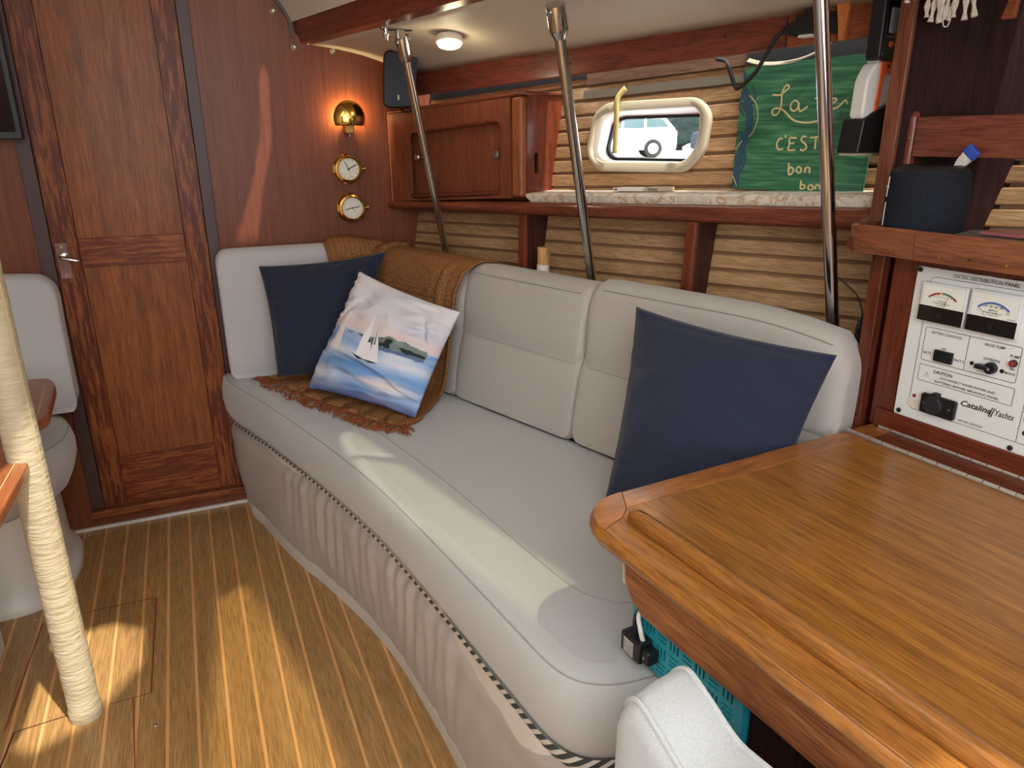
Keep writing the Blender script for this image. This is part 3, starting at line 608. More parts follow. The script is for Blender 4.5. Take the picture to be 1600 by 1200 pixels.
# brown throw over the corner
thr = thing('throw_blanket', 'brown knitted throw with fringe draped over settee corner', 'throw', (0.7, 2.55, 0.59))
ENDS = catmull([(0.215, 2.80, 0), (0.30, 2.545, 0), (0.40, 2.345, 0), (0.465, 2.20, 0), (0.545, 2.105, 0), (0.62, 2.14, 0)], 8)
def throwpt(a, b):
    s = -0.625 + (0.605 + 0.045 * max(0, min(1, (0.42 - b) / 0.12))) * a; rec = lambda z: 0.085 * (z - 0.584) / 0.5
    wav = 0.004 * math.sin(a * 40 + 7 * b) * b + 0.006 * mnoise.noise((a * 5, b * 4, 1))
    hump = 0.012 * math.sin(pi * min(1, max(0, (0.2 - a) / 0.2 + 0.4))) if a < 0.2 else 0
    top = 1.054 + hump
    key = [(0.215, 0.80), (0.208, 0.96), (0.19, top - 0.006), (0.13, top + 0.004), (0.085, top - 0.004), (0.064, top - 0.035), (0.045, 0.95), (0.02, 0.80), (0.0, 0.68), (-0.018, 0.62), (-0.045, 0.598)]
    nb = len(key); t = b * (nb + 3)
    if t <= nb - 1:
        i = min(int(t), nb - 2); f = t - i; o_ = key[i][0] + (key[i + 1][0] - key[i][0]) * f; zz = key[i][1] + (key[i + 1][1] - key[i][1]) * f
        fold = 0.010 * max(0, math.sin((a - 0.80) / 0.20 * 2.5 * pi)) * (b > 0.3) if a > 0.80 else 0
        return bk(s, o_ - 0.016 - abs(wav) - fold, zz)
    f = (t - (nb - 1)) / 4.0; p = bk(s, -0.061, 0.598); e = ENDS[min(int(a * (len(ENDS) - 1)), len(ENDS) - 1)]
    q = p.lerp(Vector((e.x, e.y, 0.590)), f); q.z = 0.592 + 0.004 * abs(math.sin(a * 26 + f * 5)) + 0.003 * mnoise.noise((a * 9, f * 6, 4)) + (0.006 * (1 - f)); return q
tag(MB().grid(90, 70, throwpt, (0.62, 1.0)).build('cloth', M['throw'], thr, solid=0.006, angle=180))
def flappt(a, b):
    x = 0.478 + 0.235 * a; t1 = 1.073 + 0.008 * math.sin(pi * min(1, a * 1.6)) - 0.02 * max(0, 0.13 - a) / 0.13 - 0.016 * max(0, a - 0.55) / 0.45
    key = [(2.980, 0.95), (2.978, 1.03), (2.968, t1 - 0.004), (2.93, t1 + 0.004), (2.89, t1 + 0.002), (2.862, t1 - 0.016), (2.846, t1 - 0.05), (2.843, 0.98), (2.845, 0.86)]
    t = b * (len(key) - 1); i = min(int(t), len(key) - 2); f = t - i
    return Vector((x + 0.012 * b * (1 - a), key[i][0] + (key[i + 1][0] - key[i][0]) * f - 0.002 + 0.004 * mnoise.noise((a * 4, b * 5, 8)), key[i][1] + (key[i + 1][1] - key[i][1]) * f + 0.004))
MB().grid(24, 32, flappt, (0.17, 0.5)).build('cloth_fold', M['throw'], thr, solid=0.006, angle=180)
fr_ = MB()
for i in range(150):
    a = (i + 0.5) / 150; e = ENDS[min(int(a * (len(ENDS) - 1)), len(ENDS) - 1)] * 1.0; e2 = ENDS[min(int(a * (len(ENDS) - 1)) + 1, len(ENDS) - 1)]
    t = (e2 - e) if (e2 - e).length > 1e-5 else Vector((0.3, -0.4, 0)); t.normalize(); n = Vector((t.y, -t.x, 0)); n = -n if n.x > 0 else n
    base_ = e + t * random.uniform(-0.01, 0.01) + Z * 0.592; L = random.uniform(0.035, 0.062); c1 = random.uniform(-0.02, 0.02); c2 = random.uniform(-0.03, 0.03)
    fr_.tube(catmull([base_ - n * 0.006, base_ + n * L * 0.3 + t * c1 * 0.5 + Z * random.uniform(0.0, 0.006), base_ + n * L * 0.65 + t * c1 + Z * random.uniform(-0.001, 0.005), base_ + n * L + t * c2 - Z * 0.002], 3), 0.0021, 5)
for i in range(12):
    e = Vector((0.55, 2.09, 0)); ang_ = random.uniform(-2.3, -0.9); d_ = Vector((math.cos(ang_), math.sin(ang_), 0)); L = random.uniform(0.03, 0.075)
    fr_.tube(catmull([e + Z * 0.593, e + d_ * L * 0.5 + Z * 0.597, e + d_ * L + Vector((random.uniform(-.01, .01), 0, 0)) + Z * 0.590], 3), 0.0022, 5)
tag(fr_.build('fringe', M['fringe'], thr), 'twisted rust brown cords', kind='stuff')

# pillows
def pillow(name, label, TL, TR, BR, BL, T, mat, n=48, flange=0.0, k=0.055, seed=0, color=None, group=None, wr=0.004, backf=0.75, sag=0.0, creases=()):
    TL, TR, BR, BL = map(Vector, (TL, TR, BR, BL)); c = (TL + TR + BR + BL) / 4
    nr = (TR - BL).cross(TL - BR).normalized(); nr = -nr if nr.dot(Vector((0, 0, 1.45)) - c) < 0 else nr
    root = thing(name, label, 'pillow', (c.x, c.y, min(BL.z, BR.z)), group)
    lim = 1 - flange
    def pt(i, j, side):
        u = -1 + 2 * i / n; v = -1 + 2 * j / n
        uu = u - k * u * abs(u) * (1 - v * v); vv = v - k * v * abs(v) * (1 - u * u)
        a, b = (uu + 1) / 2, (vv + 1) / 2
        p = (BL * (1 - a) + BR * a) * (1 - b) + (TL * (1 - a) + TR * a) * b
        fu, fv = min(abs(u) / lim, 1), min(abs(v) / lim, 1)
        h = T * ((1 - fu ** 2.2) ** 0.62) * ((1 - fv ** 2.2) ** 0.62) * (1 - sag * v)
        edge = max(fu, fv)
        if edge < 1 and flange: h += 0.0045
        w = wr * (mnoise.noise((u * 3 + seed, v * 3, seed)) + 0.9 * (1 - abs(mnoise.noise((u * 2.2 + v * 1.5 + seed, v * 6, 3 + seed))) * 3) * edge) * (1 if edge < 1 else 0.4)
        for (x0, y0, x1, y1, am, wd) in creases:
            dx, dy = x1 - x0, y1 - y0; tt_ = ((u - x0) * dx + (v - y0) * dy) / (dx * dx + dy * dy)
            if 0 < tt_ < 1: dd_ = ((u - x0) * dy - (v - y0) * dx) / math.hypot(dx, dy) + 0.05 * math.sin(tt_ * 5 + x0); w += am * math.sin(pi * tt_) * (math.exp(-(dd_ / wd) ** 2) - 0.8 * math.exp(-((dd_ - 1.7 * wd) / wd) ** 2))
        rim = (abs(i - n / 2) == n / 2 or abs(j - n / 2) == n / 2)
        th = 0.003 if (edge >= 1 and not rim) else 0
        return p + nr * ((h + w + th) if side > 0 else (-h * backf - th * 1.0 + (w if edge >= 1 else 0)))
    mb = MB(); idx = {}
    for side in (1, -1):
        for i in range(n + 1):
            for j in range(n + 1):
                b = i in (0, n) or j in (0, n)
                if b and side < 0: idx[(side, i, j)] = idx[(1, i, j)]; continue
                idx[(side, i, j)] = len(mb.v); mb.v.append(pt(i, j, side))
        for i in range(n):
            for j in range(n):
                q = (idx[(side, i, j)], idx[(side, i + 1, j)], idx[(side, i + 1, j + 1)], idx[(side, i, j + 1)]); mb.f.append(q if side > 0 else q[::-1])
    ob = mb.build('cover', mat, root, angle=180)
    if color:
        ca = ob.data.color_attributes.new('print', 'FLOAT_COLOR', 'POINT')
        for side in (1, -1):
            for i in range(n + 1):
                for j in range(n + 1): ca.data[idx[(side, i, j)]].color = color(i / n, j / n)
    return root, (lambda a, b: pt(a * n, b * n, 1)), nr
pn = lambda a, b, c_=0: mnoise.noise((a, b, c_))
def lerp3(a, b, t): t = max(0, min(1, t)); return tuple(x + (y - x) * t for x, y in zip(a, b))
def picture(u, v):
    """the sailing print: pale sky, a dark wooded shore, blue water"""
    sky = lerp3((0.64, 0.60, 0.62, 1), (0.70, 0.68, 0.69, 1), v); sky = lerp3(sky, (0.50, 0.53, 0.70, 1), 0.8 * max(0, pn(u * 2.5, v * 5, 2) + 0.15)); sky = lerp3(sky, (0.80, 0.58, 0.52, 1), max(0, 0.75 - abs(v - 0.62) * 9) * 0.7)
    hor = 0.555 + 0.01 * pn(u * 4, 0, 5)
    wat = lerp3((0.62, 0.68, 0.78, 1), (0.20, 0.36, 0.66, 1), 0.62 + 1.1 * pn(u * 2.6 + v, v * 9, 7)); wat = lerp3(wat, (0.78, 0.66, 0.62, 1), 1.3 * max(0, pn(u * 2, v * 13, 11) - 0.12)); wat = lerp3(wat, (0.10, 0.16, 0.42, 1), max(0, (0.13 - v) * 8)); wat = lerp3(wat, (0.07, 0.25, 0.42, 1), 1.6 * max(0, pn(u * 3 + 4, v * 12, 19) - 0.2))
    c = sky if v > hor else wat
    th = 0.085 * max(0, min(1, (u - 0.50) / 0.14)) * (1 - 0.45 * max(0, (u - 0.62) / 0.3)) + 0.022 * pn(u * 16, 1, 1)
    if 0.26 < u < 0.95 and hor - 0.06 * max(0, min(1, (u - 0.40) / 0.2)) - 0.02 < v < hor - 0.012 + th * 0.75:
        g = pn(u * 13, v * 20, 3); c = (0.025, 0.035, 0.03, 1) if g < -0.05 else ((0.10, 0.14, 0.09, 1) if g < 0.25 else (0.30, 0.33, 0.33, 1))
        if u > 0.60 and g > -0.2: c = lerp3(c, (0.22, 0.28, 0.28, 1), 0.7)
        if v < hor - 0.05: c = lerp3(c, (0.10, 0.16, 0.34, 1), 0.8)
    if 0.12 < u < 0.25 and 0.38 < v < 0.70 - abs(u - 0.19) * 5: c = (0.80, 0.74, 0.73, 1)
    return c
GN = 'navy pillows'
NPR = 150
pillow('throw_pillow', 'navy pillow in the settee corner behind the sailing print pillow', (0.226, 2.775, 1.018), (0.680, 2.715, 1.05), (0.48, 2.555, 0.622), (0.238, 2.665, 0.628), 0.062, M['navy'], flange=0.055, k=0.06, seed=3, group=GN, wr=0.0045, creases=((0.1, 0.55, 0.35, 0.95, 0.006, 0.05), (0.4, 0.5, 0.6, 0.95, 0.005, 0.05)))
pillow('throw_pillow', 'large navy pillow alone at the aft end of the settee against chart table', (1.000, 1.505, 1.052), (1.168, 1.030, 1.032), (1.062, 1.060, 0.618), (0.852, 1.378, 0.607), 0.068, M['navy'], flange=0.05, k=0.05, seed=9, group=GN, wr=0.005, backf=1.15, creases=((0.35, -0.1, 0.95, -0.55, 0.008, 0.05), (0.45, -0.3, 0.9, -0.8, 0.007, 0.05), (-0.4, 0.9, -0.25, 0.55, 0.004, 0.04), (-0.1, 0.9, 0.0, 0.6, 0.004, 0.04), (0.2, 0.9, 0.25, 0.65, 0.004, 0.04)))
sroot, spt, snr = pillow('throw_pillow', 'sailing print pillow with painted sailboat, shore and blue water', (0.530, 2.495, 1.02), (0.768, 2.15, 0.926), (0.590, 2.105, 0.61), (0.322, 2.520, 0.622), 0.082, M['print'], n=150, k=0.045, seed=5, color=picture, wr=0.008, sag=0.18, creases=((-0.98, -0.22, 0.75, -0.45, 0.012, 0.05), (-0.95, -0.52, 0.3, -0.62, 0.010, 0.05), (-0.2, -0.30, 0.95, -0.62, 0.010, 0.045), (0.55, 0.75, 0.98, 0.30, 0.009, 0.05), (0.45, 0.35, 0.95, 0.75, 0.007, 0.05), (0.3, -0.85, 0.95, -0.60, 0.009, 0.05), (-0.95, 0.15, -0.55, 0.75, 0.006, 0.05)))
def patch(name, poly, mat, parent, lift=0.0035, nseg=7):
    a, b, c = poly[:3]; mb = MB(); vs = []; fs = []
    for i in range(nseg + 1):
        for j in range(nseg + 1 - i):
            x, y = i / nseg, j / nseg; u_ = a[0] + (b[0] - a[0]) * x + (c[0] - a[0]) * y; v_ = a[1] + (b[1] - a[1]) * x + (c[1] - a[1]) * y; vs.append(spt(u_, v_) + snr * lift)
    ix = lambda i, j: i * (nseg + 1) - i * (i - 1) // 2 + j
    for i in range(nseg):
        for j in range(nseg - i):
            fs.append((ix(i, j), ix(i + 1, j), ix(i, j + 1)))
            if j < nseg - i - 1: fs.append((ix(i + 1, j), ix(i + 1, j + 1), ix(i, j + 1)))
    return mb.add(vs, fs).build(name, mat, parent, angle=180)
cl_sail = plain('sail_print_white', (0.80, 0.77, 0.78, 1), 0.85, spec=0.2); cl_dark = plain('sail_print_dark', (0.03, 0.035, 0.05, 1), 0.85, spec=0.2)
patch('printed_sail', [(0.44, 0.74), (0.445, 0.375), (0.58, 0.355)], cl_sail, sroot); patch('printed_sail', [(0.525, 0.655), (0.56, 0.36), (0.66, 0.36)], cl_sail, sroot, 0.0042)
patch('printed_mast', [(0.53, 0.665), (0.555, 0.50), (0.566, 0.50)], cl_dark, sroot, 0.005); patch('printed_hull', [(0.42, 0.385), (0.55, 0.358), (0.50, 0.352)], cl_dark, sroot, 0.005); patch('printed_hull', [(0.54, 0.362), (0.67, 0.362), (0.60, 0.348)], cl_dark, sroot, 0.005)
patch('printed_crew', [(0.505, 0.56), (0.505, 0.50), (0.525, 0.51)], cl_dark, sroot, 0.005)
# ------------------------------------------------------------------ shelf, cabinet and things along the hull
lipz = lambda s: 1.199 + 0.040 * max(s, -0.1)
LS = [(-0.062 + 2.02 * i / 20) for i in range(21)]
sh = thing('hull_shelf', 'long red mahogany shelf with rounded lip below the port light', 'shelf', hp(0.9, 1.20, 0.1))
mb = MB(); rings = []
for s in LS:
    z = lipz(s); h = 0.017 + 0.0043 * s
    rings.append([hp(s, z + dz * h, 0.13 + do) for do, dz in ((-0.022, -1.0), (-0.004, -1.0), (0.006, -0.6), (0.010, 0.0), (0.006, 0.6), (-0.004, 1.0), (-0.022, 1.0))])
mb.loft(rings).build('shelf_lip', M['mahog'], sh, angle=60)
MB().loft([[hp(s, lipz(s) - 0.014, 0.112), hp(s, lipz(s) + 0.004, 0.112), hp(s, lipz(s) + 0.004, 0.013), hp(s, lipz(s) - 0.014, 0.013)] for s in LS]).build('shelf_board', M['mahog'], sh)
def bracket(s):
    zt = lipz(s) - 0.019
    return [hp(s, zt, 0.125), hp(s, zt, 0.012), hp(s, 1.12, 0.012), hp(s, 0.9, 0.012), hp(s, 0.9, 0.085)]
for s, lab in ((0.735, ''), (1.395, '')):
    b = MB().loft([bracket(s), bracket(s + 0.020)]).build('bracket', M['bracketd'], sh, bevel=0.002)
    MB().loft([[hp(q, zz, oo) for q, oo, zz in ((s - 0.012, 0.127, lipz(s) - 0.019), (s + 0.024, 0.127, lipz(s) - 0.019), (s + 0.024, 0.117, 1.12), (s - 0.012, 0.117, 1.12))][:0] or [hp(q, zz, oo) for q, oo, zz in ((s - 0.006, 0.128, lipz(s) - 0.019), (s + 0.026, 0.128, lipz(s) - 0.019), (s + 0.026, 0.088, 0.9), (s - 0.006, 0.088, 0.9))], [hp(q, zz, oo) for q, oo, zz in ((s - 0.006, 0.112, lipz(s) - 0.019), (s + 0.026, 0.112, lipz(s) - 0.019), (s + 0.026, 0.072, 0.9), (s - 0.006, 0.072, 0.9))]]).build('edge_moulding', M['mahogz'], b, bevel=0.003)

cb = thing('cabinet', 'small teak cabinet with sliding doors on the shelf by the bulkhead', 'cabinet', hp(0.33, 1.23, 0.06))
# its front follows a straight line from the bulkhead to its aft corner
CA, CB = Vector((0.790, 2.985, 0)), Vector((1.040, 2.275, 0)); CD = (CB - CA).normalized(); CN = Vector((CD.y, -CD.x, 0)); CN = CN if CN.x < 0 else -CN; CL = (CB - CA).length
def cp(t, d, z): return CA + CD * t - CN * d + Z * z
zb = lambda t: 1.212 + 0.05 * t / CL; zt = lambda t: 1.540 + 0.040 * t / CL
def cprism(mb, poly, d0, d1): return mb.loft([[cp(t, d0, z) for t, z in poly], [cp(t, d1, z) for t, z in poly]])
op = roundpoly([(0.135, zb(0.1)), (CL - 0.095, zb(CL)), (CL - 0.095, 1.508), (0.135, 1.473)], 0.03, 5)
op = [(t, max(z, zb(t))) for t, z in op]
outer = [(0, zb(0)), (CL - 0.05, zb(CL - 0.05)), (CL - 0.05, zt(CL - 0.05)), (0, zt(0))]
vs_, fs_ = fill_holes(outer, [[(t, z + 0.004) for t, z in op]], lambda t, z: cp(t, 0, z)); cbf = MB().add(vs_, fs_).build('face_frame', M['cab'], cb, smooth=False, solid=0.012)
cprism(MB(), [(0.09, zb(0.1)), (CL - 0.06, zb(CL)), (CL - 0.06, 1.53), (0.09, 1.50)], 0.030, 0.036).build('sliding_door', M['cab'], cb, smooth=False)
d2 = cprism(MB(), [(0.29, zb(0.3)), (CL - 0.055, zb(CL)), (CL - 0.055, 1.54), (0.29, 1.52)], 0.018, 0.024).build('sliding_door', M['cab'], cb, smooth=False)
rim = [cp(t, -0.002, z) for t, z in op if z > zb(t) + 0.012]
MB().tube(rim, 0.0065, 8).build('opening_bead', M['mahogz'], cb)
cprism(MB(), [(CL - 0.05, zb(CL)), (CL, zb(CL)), (CL, zt(CL)), (CL - 0.05, zt(CL))], -0.004, 0.03).build('corner_post', M['cabl'], cb, bevel=0.012, seg=4)
se = [(0, zb(CL)), (0.17, zb(CL)), (0.21, zt(CL)), (0, zt(CL))]
SD = Vector((0.985, 0.17, 0)).normalized(); s0_ = cp(CL, 0.02, 0)
slot = rrect(0.030, 0.044, 1.338, 1.405, 0.007, 3)
vs_, fs_ = fill_holes(se, [slot], lambda a, z: s0_ + SD * a + Z * z); side = MB().add(vs_, fs_).build('side_panel', M['mahogz'], cb, smooth=False, solid=0.008)
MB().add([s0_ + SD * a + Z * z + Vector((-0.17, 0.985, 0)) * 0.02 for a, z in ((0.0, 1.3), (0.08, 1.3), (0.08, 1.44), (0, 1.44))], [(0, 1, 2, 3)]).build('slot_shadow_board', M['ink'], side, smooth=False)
top = [(-0.004, 0.012), (CL + 0.006, 0.012)]
tpf = [cp(0.0, -0.010, 0), cp(CL - 0.01, -0.012, 0), cp(CL + 0.012, 0.006, 0)] + [s0_ + SD * 0.205 + Vector((0.17, -0.985, 0)) * 0.012] + [s0_ + SD * 0.205, cp(0.35, 0.17, 0), cp(0.0, 0.16, 0)]
def zof(p): return 1.540 + 0.04 * max(0, min(1, (p - CA).dot(CD) / CL))
MB().loft([[p + Z * zof(p) for p in tpf], [p + Z * (zof(p) + 0.012) for p in tpf]]).build('top_board', M['mahog'], cb, bevel=0.0045, seg=3)
MB().tube([cp(0.004, -0.003, zb(0)), cp(0.004, -0.003, zt(0))], 0.006, 8).build('edge_bead', M['cabl'], cb)
for t, z, d in ((0.172, 1.382, 0.030), (CL - 0.118, 1.398, 0.018)):
    MB().lathe([(0.0055, 0), (0.005, 0.018), (0.0075, 0.021), (0.013, 0.024), (0.0145, 0.028), (0.012, 0.033), (0.0, 0.035)], cp(t, d, z), CN, 14).build('knob', M['nickel'], cb)

# patterned board lying on the shelf and a few small things
bdz = lambda s: lipz(s) + 0.012
mb = MB(); rings = []
for i in range(13):
    s = 0.735 + 1.15 * i / 12; z = bdz(s); tap = min(1, i / 1.2) if i < 2 else 1
    h = 0.006 + 0.0043 * s; rings.append([hp(s + 0.04 * (1 - tap), z - 0.006, 0.100), hp(s, z + h + 0.020, 0.116), hp(s, z + h + 0.026, 0.106), hp(s, z + h + 0.031, 0.016), hp(s + 0.04 * (1 - tap), z - 0.006, 0.016)])
mb.loft(rings); bd_ = mb.build('folded_chart_board', M['board'], None, angle=25); tag(bd_, 'cream marbled flat board lying along the mahogany shelf under port light', 'board')
cb1 = thing('small_carton', 'small white carton with red mark lying on the marbled board', 'carton', hp(1.13, bdz(1.13) + 0.034, 0.05))
zc = bdz(1.13) + 0.040; hprism(MB(), [(1.075, zc), (1.185, zc + 0.004), (1.185, zc + 0.014), (1.075, zc + 0.010)], 0.03, 0.075).build('carton', M['whitep'], cb1)
hprism(MB(), [(1.082, zc + 0.003), (1.092, zc + 0.0034), (1.092, zc + 0.008), (1.082, zc + 0.0076)], 0.0745, 0.0755).build('red_mark', M['red'], cb1)
cb2 = thing('small_carton', 'small tan carton with barcode beside the white carton on the shelf', 'carton', hp(1.23, bdz(1.23) + 0.034, 0.05))
zc = bdz(1.23) + 0.040; hprism(MB(), [(1.190, zc), (1.265, zc + 0.003), (1.265, zc + 0.015), (1.190, zc + 0.012)], 0.03, 0.07).build('carton', M['cream'], cb2)
for i in range(8): hprism(MB(), [(1.200 + i * 0.0045, zc + 0.003), (1.2015 + i * 0.0045 + 0.001 * (i % 2), zc + 0.003), (1.2015 + i * 0.0045 + 0.001 * (i % 2), zc + 0.010), (1.200 + i * 0.0045, zc + 0.010)], 0.0695, 0.0705).build('barcode_bar', M['ink'], cb2)
bt = thing('bottle', 'white bottle with bamboo lid standing behind the settee back', 'bottle', hp(0.845, 0.86, 0.08))
MB().lathe([(0.0, 0.0), (0.020, 0.0), (0.021, 0.01), (0.021, 0.17), (0.0, 0.172)], hp(0.845, 0.885, 0.075), Z, 20).build('bottle_body', M['whitep'], bt)
MB().lathe([(0.0, 0.0), (0.0205, 0.0), (0.0205, 0.056), (0.019, 0.058), (0.0, 0.058)], hp(0.845, 1.054, 0.100), Z, 20).build('bottle_lid', M['bamboo'], bt)

# hanging canvas with hand lettering
sg = [(1.436, 1.619), (1.55, 1.628), (1.66, 1.629), (1.775, 1.632), (1.790, 1.58), (1.80, 1.45), (1.803, 1.322), (1.65, 1.32), (1.459, 1.318), (1.449, 1.40), (1.440, 1.52)]
cv = thing('canvas_sign', 'green painted canvas with gold hand lettering hanging on the hull', 'sign', hp(1.62, 1.32, 0.04))
hprism(MB(), sg, 0.036, 0.042).build('canvas', M['sign'], cv, smooth=False)
def strokes(name, L, w, mat, lift):
    for st_ in L: MB().ribbon(catmull([hp(s, z, 0.042) for s, z in st_], 4) if len(st_) > 2 else [hp(s, z, 0.042) for s, z in st_], HNIN, w, lift).build(name, mat, cv, smooth=False)
SIGN_TXT= [[(1.529,1.551),(1.548,1.549),(1.559,1.555),(1.569,1.564),(1.569,1.570),(1.563,1.572),(1.557,1.565),(1.555,1.550),(1.557,1.531),(1.557,1.516),(1.551,1.503),(1.541,1.502),(1.536,1.511),(1.542,1.518),(1.559,1.516),(1.574,1.507),(1.591,1.493),(1.609,1.485),(1.630,1.482),(1.649,1.483),(1.668,1.487)],[(1.602,1.530),(1.593,1.535),(1.584,1.528),(1.585,1.516),(1.595,1.510),(1.603,1.516),(1.604,1.530),(1.606,1.518),(1.611,1.509),(1.620,1.513),(1.629,1.520)],[(1.643,1.537),(1.652,1.537),(1.656,1.512),(1.669,1.532)],[(1.674,1.527),(1.677,1.513)],[(1.686,1.521),(1.698,1.532),(1.691,1.536),(1.686,1.527),(1.691,1.514),(1.703,1.515),(1.712,1.523),(1.718,1.530),(1.724,1.528),(1.725,1.522)],[(1.578,1.444),(1.570,1.445),(1.565,1.434),(1.568,1.423),(1.575,1.418),(1.584,1.421)],[(1.584,1.454),(1.586,1.447)],[(1.615,1.446),(1.597,1.446),(1.599,1.432),(1.599,1.418),(1.617,1.418)],[(1.599,1.433),(1.612,1.434)],[(1.640,1.449),(1.632,1.450),(1.628,1.443),(1.633,1.437),(1.642,1.431),(1.645,1.422),(1.637,1.417),(1.630,1.420)],[(1.650,1.447),(1.679,1.449)],[(1.665,1.447),(1.668,1.420)],[(1.607,1.386),(1.612,1.360),(1.620,1.362),(1.623,1.370),(1.615,1.377),(1.610,1.371)],[(1.643,1.371),(1.643,1.367),(1.640,1.364),(1.636,1.364),(1.632,1.367),(1.630,1.371),(1.631,1.375),(1.633,1.378),(1.637,1.378),(1.641,1.375),(1.643,1.371)],[(1.652,1.378),(1.654,1.364)],[(1.652,1.372),(1.658,1.378),(1.664,1.374),(1.665,1.364)],[(1.648,1.346),(1.650,1.327),(1.659,1.328),(1.660,1.335),(1.651,1.336)],[(1.682,1.331),(1.682,1.327),(1.679,1.325),(1.674,1.325),(1.671,1.327),(1.669,1.330),(1.670,1.334),(1.673,1.336),(1.676,1.336),(1.680,1.334),(1.682,1.331)],[(1.687,1.336),(1.688,1.326)],[(1.687,1.333),(1.692,1.337),(1.698,1.334),(1.699,1.327)]]
SIGN_VINE= [[(1.444,1.567),(1.459,1.543),(1.471,1.511),(1.478,1.472),(1.471,1.432),(1.465,1.392),(1.464,1.359),(1.467,1.327)]]
SIGN_TWIG= [[(1.435,1.614),(1.444,1.590),(1.446,1.567)],[(1.466,1.574),(1.481,1.554),(1.478,1.534),(1.467,1.531)],[(1.480,1.523),(1.478,1.503),(1.488,1.487)],[(1.440,1.551),(1.442,1.520),(1.457,1.504)],[(1.445,1.535),(1.460,1.511)],[(1.448,1.452),(1.455,1.464),(1.470,1.440)],[(1.452,1.388),(1.457,1.408)],[(1.474,1.420),(1.484,1.392),(1.476,1.360)]]
SIGN_GOLD= [[(1.463,1.552),(1.488,1.530),(1.499,1.495),(1.493,1.464),(1.482,1.449)],[(1.465,1.440),(1.450,1.418)],[(1.452,1.355),(1.471,1.327)]]
strokes('lettering', SIGN_TXT, 0.0042, M['gold'], 0.0012); strokes('painted_vine', SIGN_VINE, 0.020, M['vine'], 0.0008); strokes('painted_twig', SIGN_TWIG, 0.006, M['vine'], 0.0011); strokes('painted_tendril', SIGN_GOLD, 0.0022, M['gold'], 0.0014)
# tape hanging down the port light
tp = MB(); tp.ribbon(catmull([hp(1.030, 1.592, 0.026), hp(1.012, 1.572, 0.030), hp(1.008, 1.553, 0.034), hp(1.016, 1.52, 0.036), hp(1.025, 1.46, 0.037), hp(1.032, 1.404, 0.038)], 5), HNIN, 0.020, 0)
tag(tp.build('masking_tape', M['tape'], None, solid=0.001), 'strip of yellowed masking tape hanging over the port light', 'tape')

# outlet with plug and cord on the valance, wooden block, spare wires
ou = thing('power_outlet', 'black power outlet with plug and cord on the valance end board', 'outlet', hp(1.64, 1.69, 0.104))
def vbox(s0, s1, z0, z1, o0, o1, name, mat, par, bev=0.003): return hprism(MB(), [(s0, z0), (s1, z0), (s1, z1), (s0, z1)], o0, o1).build(name, mat, par, bevel=bev)
vbox(1.615, 1.70, 1.672, 1.722, 0.102, 0.112, 'outlet_plate', M['black'], ou); vbox(1.612, 1.672, 1.676, 1.718, 0.112, 0.150, 'adapter', M['black'], ou, 0.004)
vbox(1.620, 1.655, 1.668, 1.675, 0.108, 0.140, 'white_socket', M['whitep'], ou)
pl = MB().loft([[hp(s, 1.690 + dz * r_, 0.130 + do * r_) for do, dz in ((-1, -1), (1, -1), (1, 1), (-1, 1))] for s, r_ in ((1.614, 0.016), (1.600, 0.015), (1.592, 0.010), (1.578, 0.007))]).build('plug', M['rubber'], ou, bevel=0.002)
MB().tube(catmull([hp(1.580, 1.689, 0.130), hp(1.560, 1.675, 0.128), hp(1.535, 1.640, 0.118), hp(1.505, 1.600, 0.105), hp(1.470, 1.574, 0.095), hp(1.452, 1.568, 0.092), hp(1.435, 1.585, 0.085), hp(1.405, 1.625, 0.072), hp(1.385, 1.640, 0.06), hp(1.35, 1.648, 0.05)], 6), 0.0052, 8).build('cord', M['wire'], ou)
MB().tube(catmull([hp(1.628, 1.715, 0.130), hp(1.632, 1.735, 0.128), hp(1.645, 1.748, 0.115)], 5), 0.004, 8).build('coiled_lead', M['wire'], ou)
wb_ = hprism(MB(), [(1.690, 1.745), (1.722, 1.745), (1.724, 1.656), (1.712, 1.654)], 0.105, 0.122).build('wooden_block', M['blockw'], None, bevel=0.0015); tag(wb_, 'small orange pine block screwed to the valance beside the outlet', 'block')
ww = thing('cable_bundle', 'pale cables tied in loop under the valance above the green canvas', 'cable', hp(1.55, 1.63, 0.05))
for i in range(3):
    MB().tube(catmull([hp(1.452, 1.640 - i * 0.003, 0.055 + i * 0.004), hp(1.50, 1.628 - i * 0.003, 0.06 + i * 0.004), hp(1.56, 1.626 - i * 0.002, 0.06), hp(1.61, 1.634, 0.058), hp(1.655, 1.655, 0.05), hp(1.67, 1.68, 0.045)], 5), 0.0022, 6).build('cable', M['wwire'], ww)
tag(MB().tube([hp(1.765, 1.668, 0.07), hp(1.758, 1.640, 0.07)], 0.0025, 6).build('cable_end', M['wwire'], None), 'short pale cable end poking out below the valance', 'cable')
tag(MB().tube(catmull([hp(1.80, 1.690, 0.06), hp(1.802, 1.66, 0.064), hp(1.795, 1.635, 0.06), hp(1.79, 1.625, 0.05)], 4), 0.0025, 6).build('cable_end', M['wwire'], None), 'bent pale cable end beside the black receiver', 'cable')
vbox(1.43, 1.80, 1.628, 1.672, 0.014, 0.030, 'hull_dark_strip', M['ink'], wall_right, 0)  # flat black strip laid over the battens, not a hollow in the hull

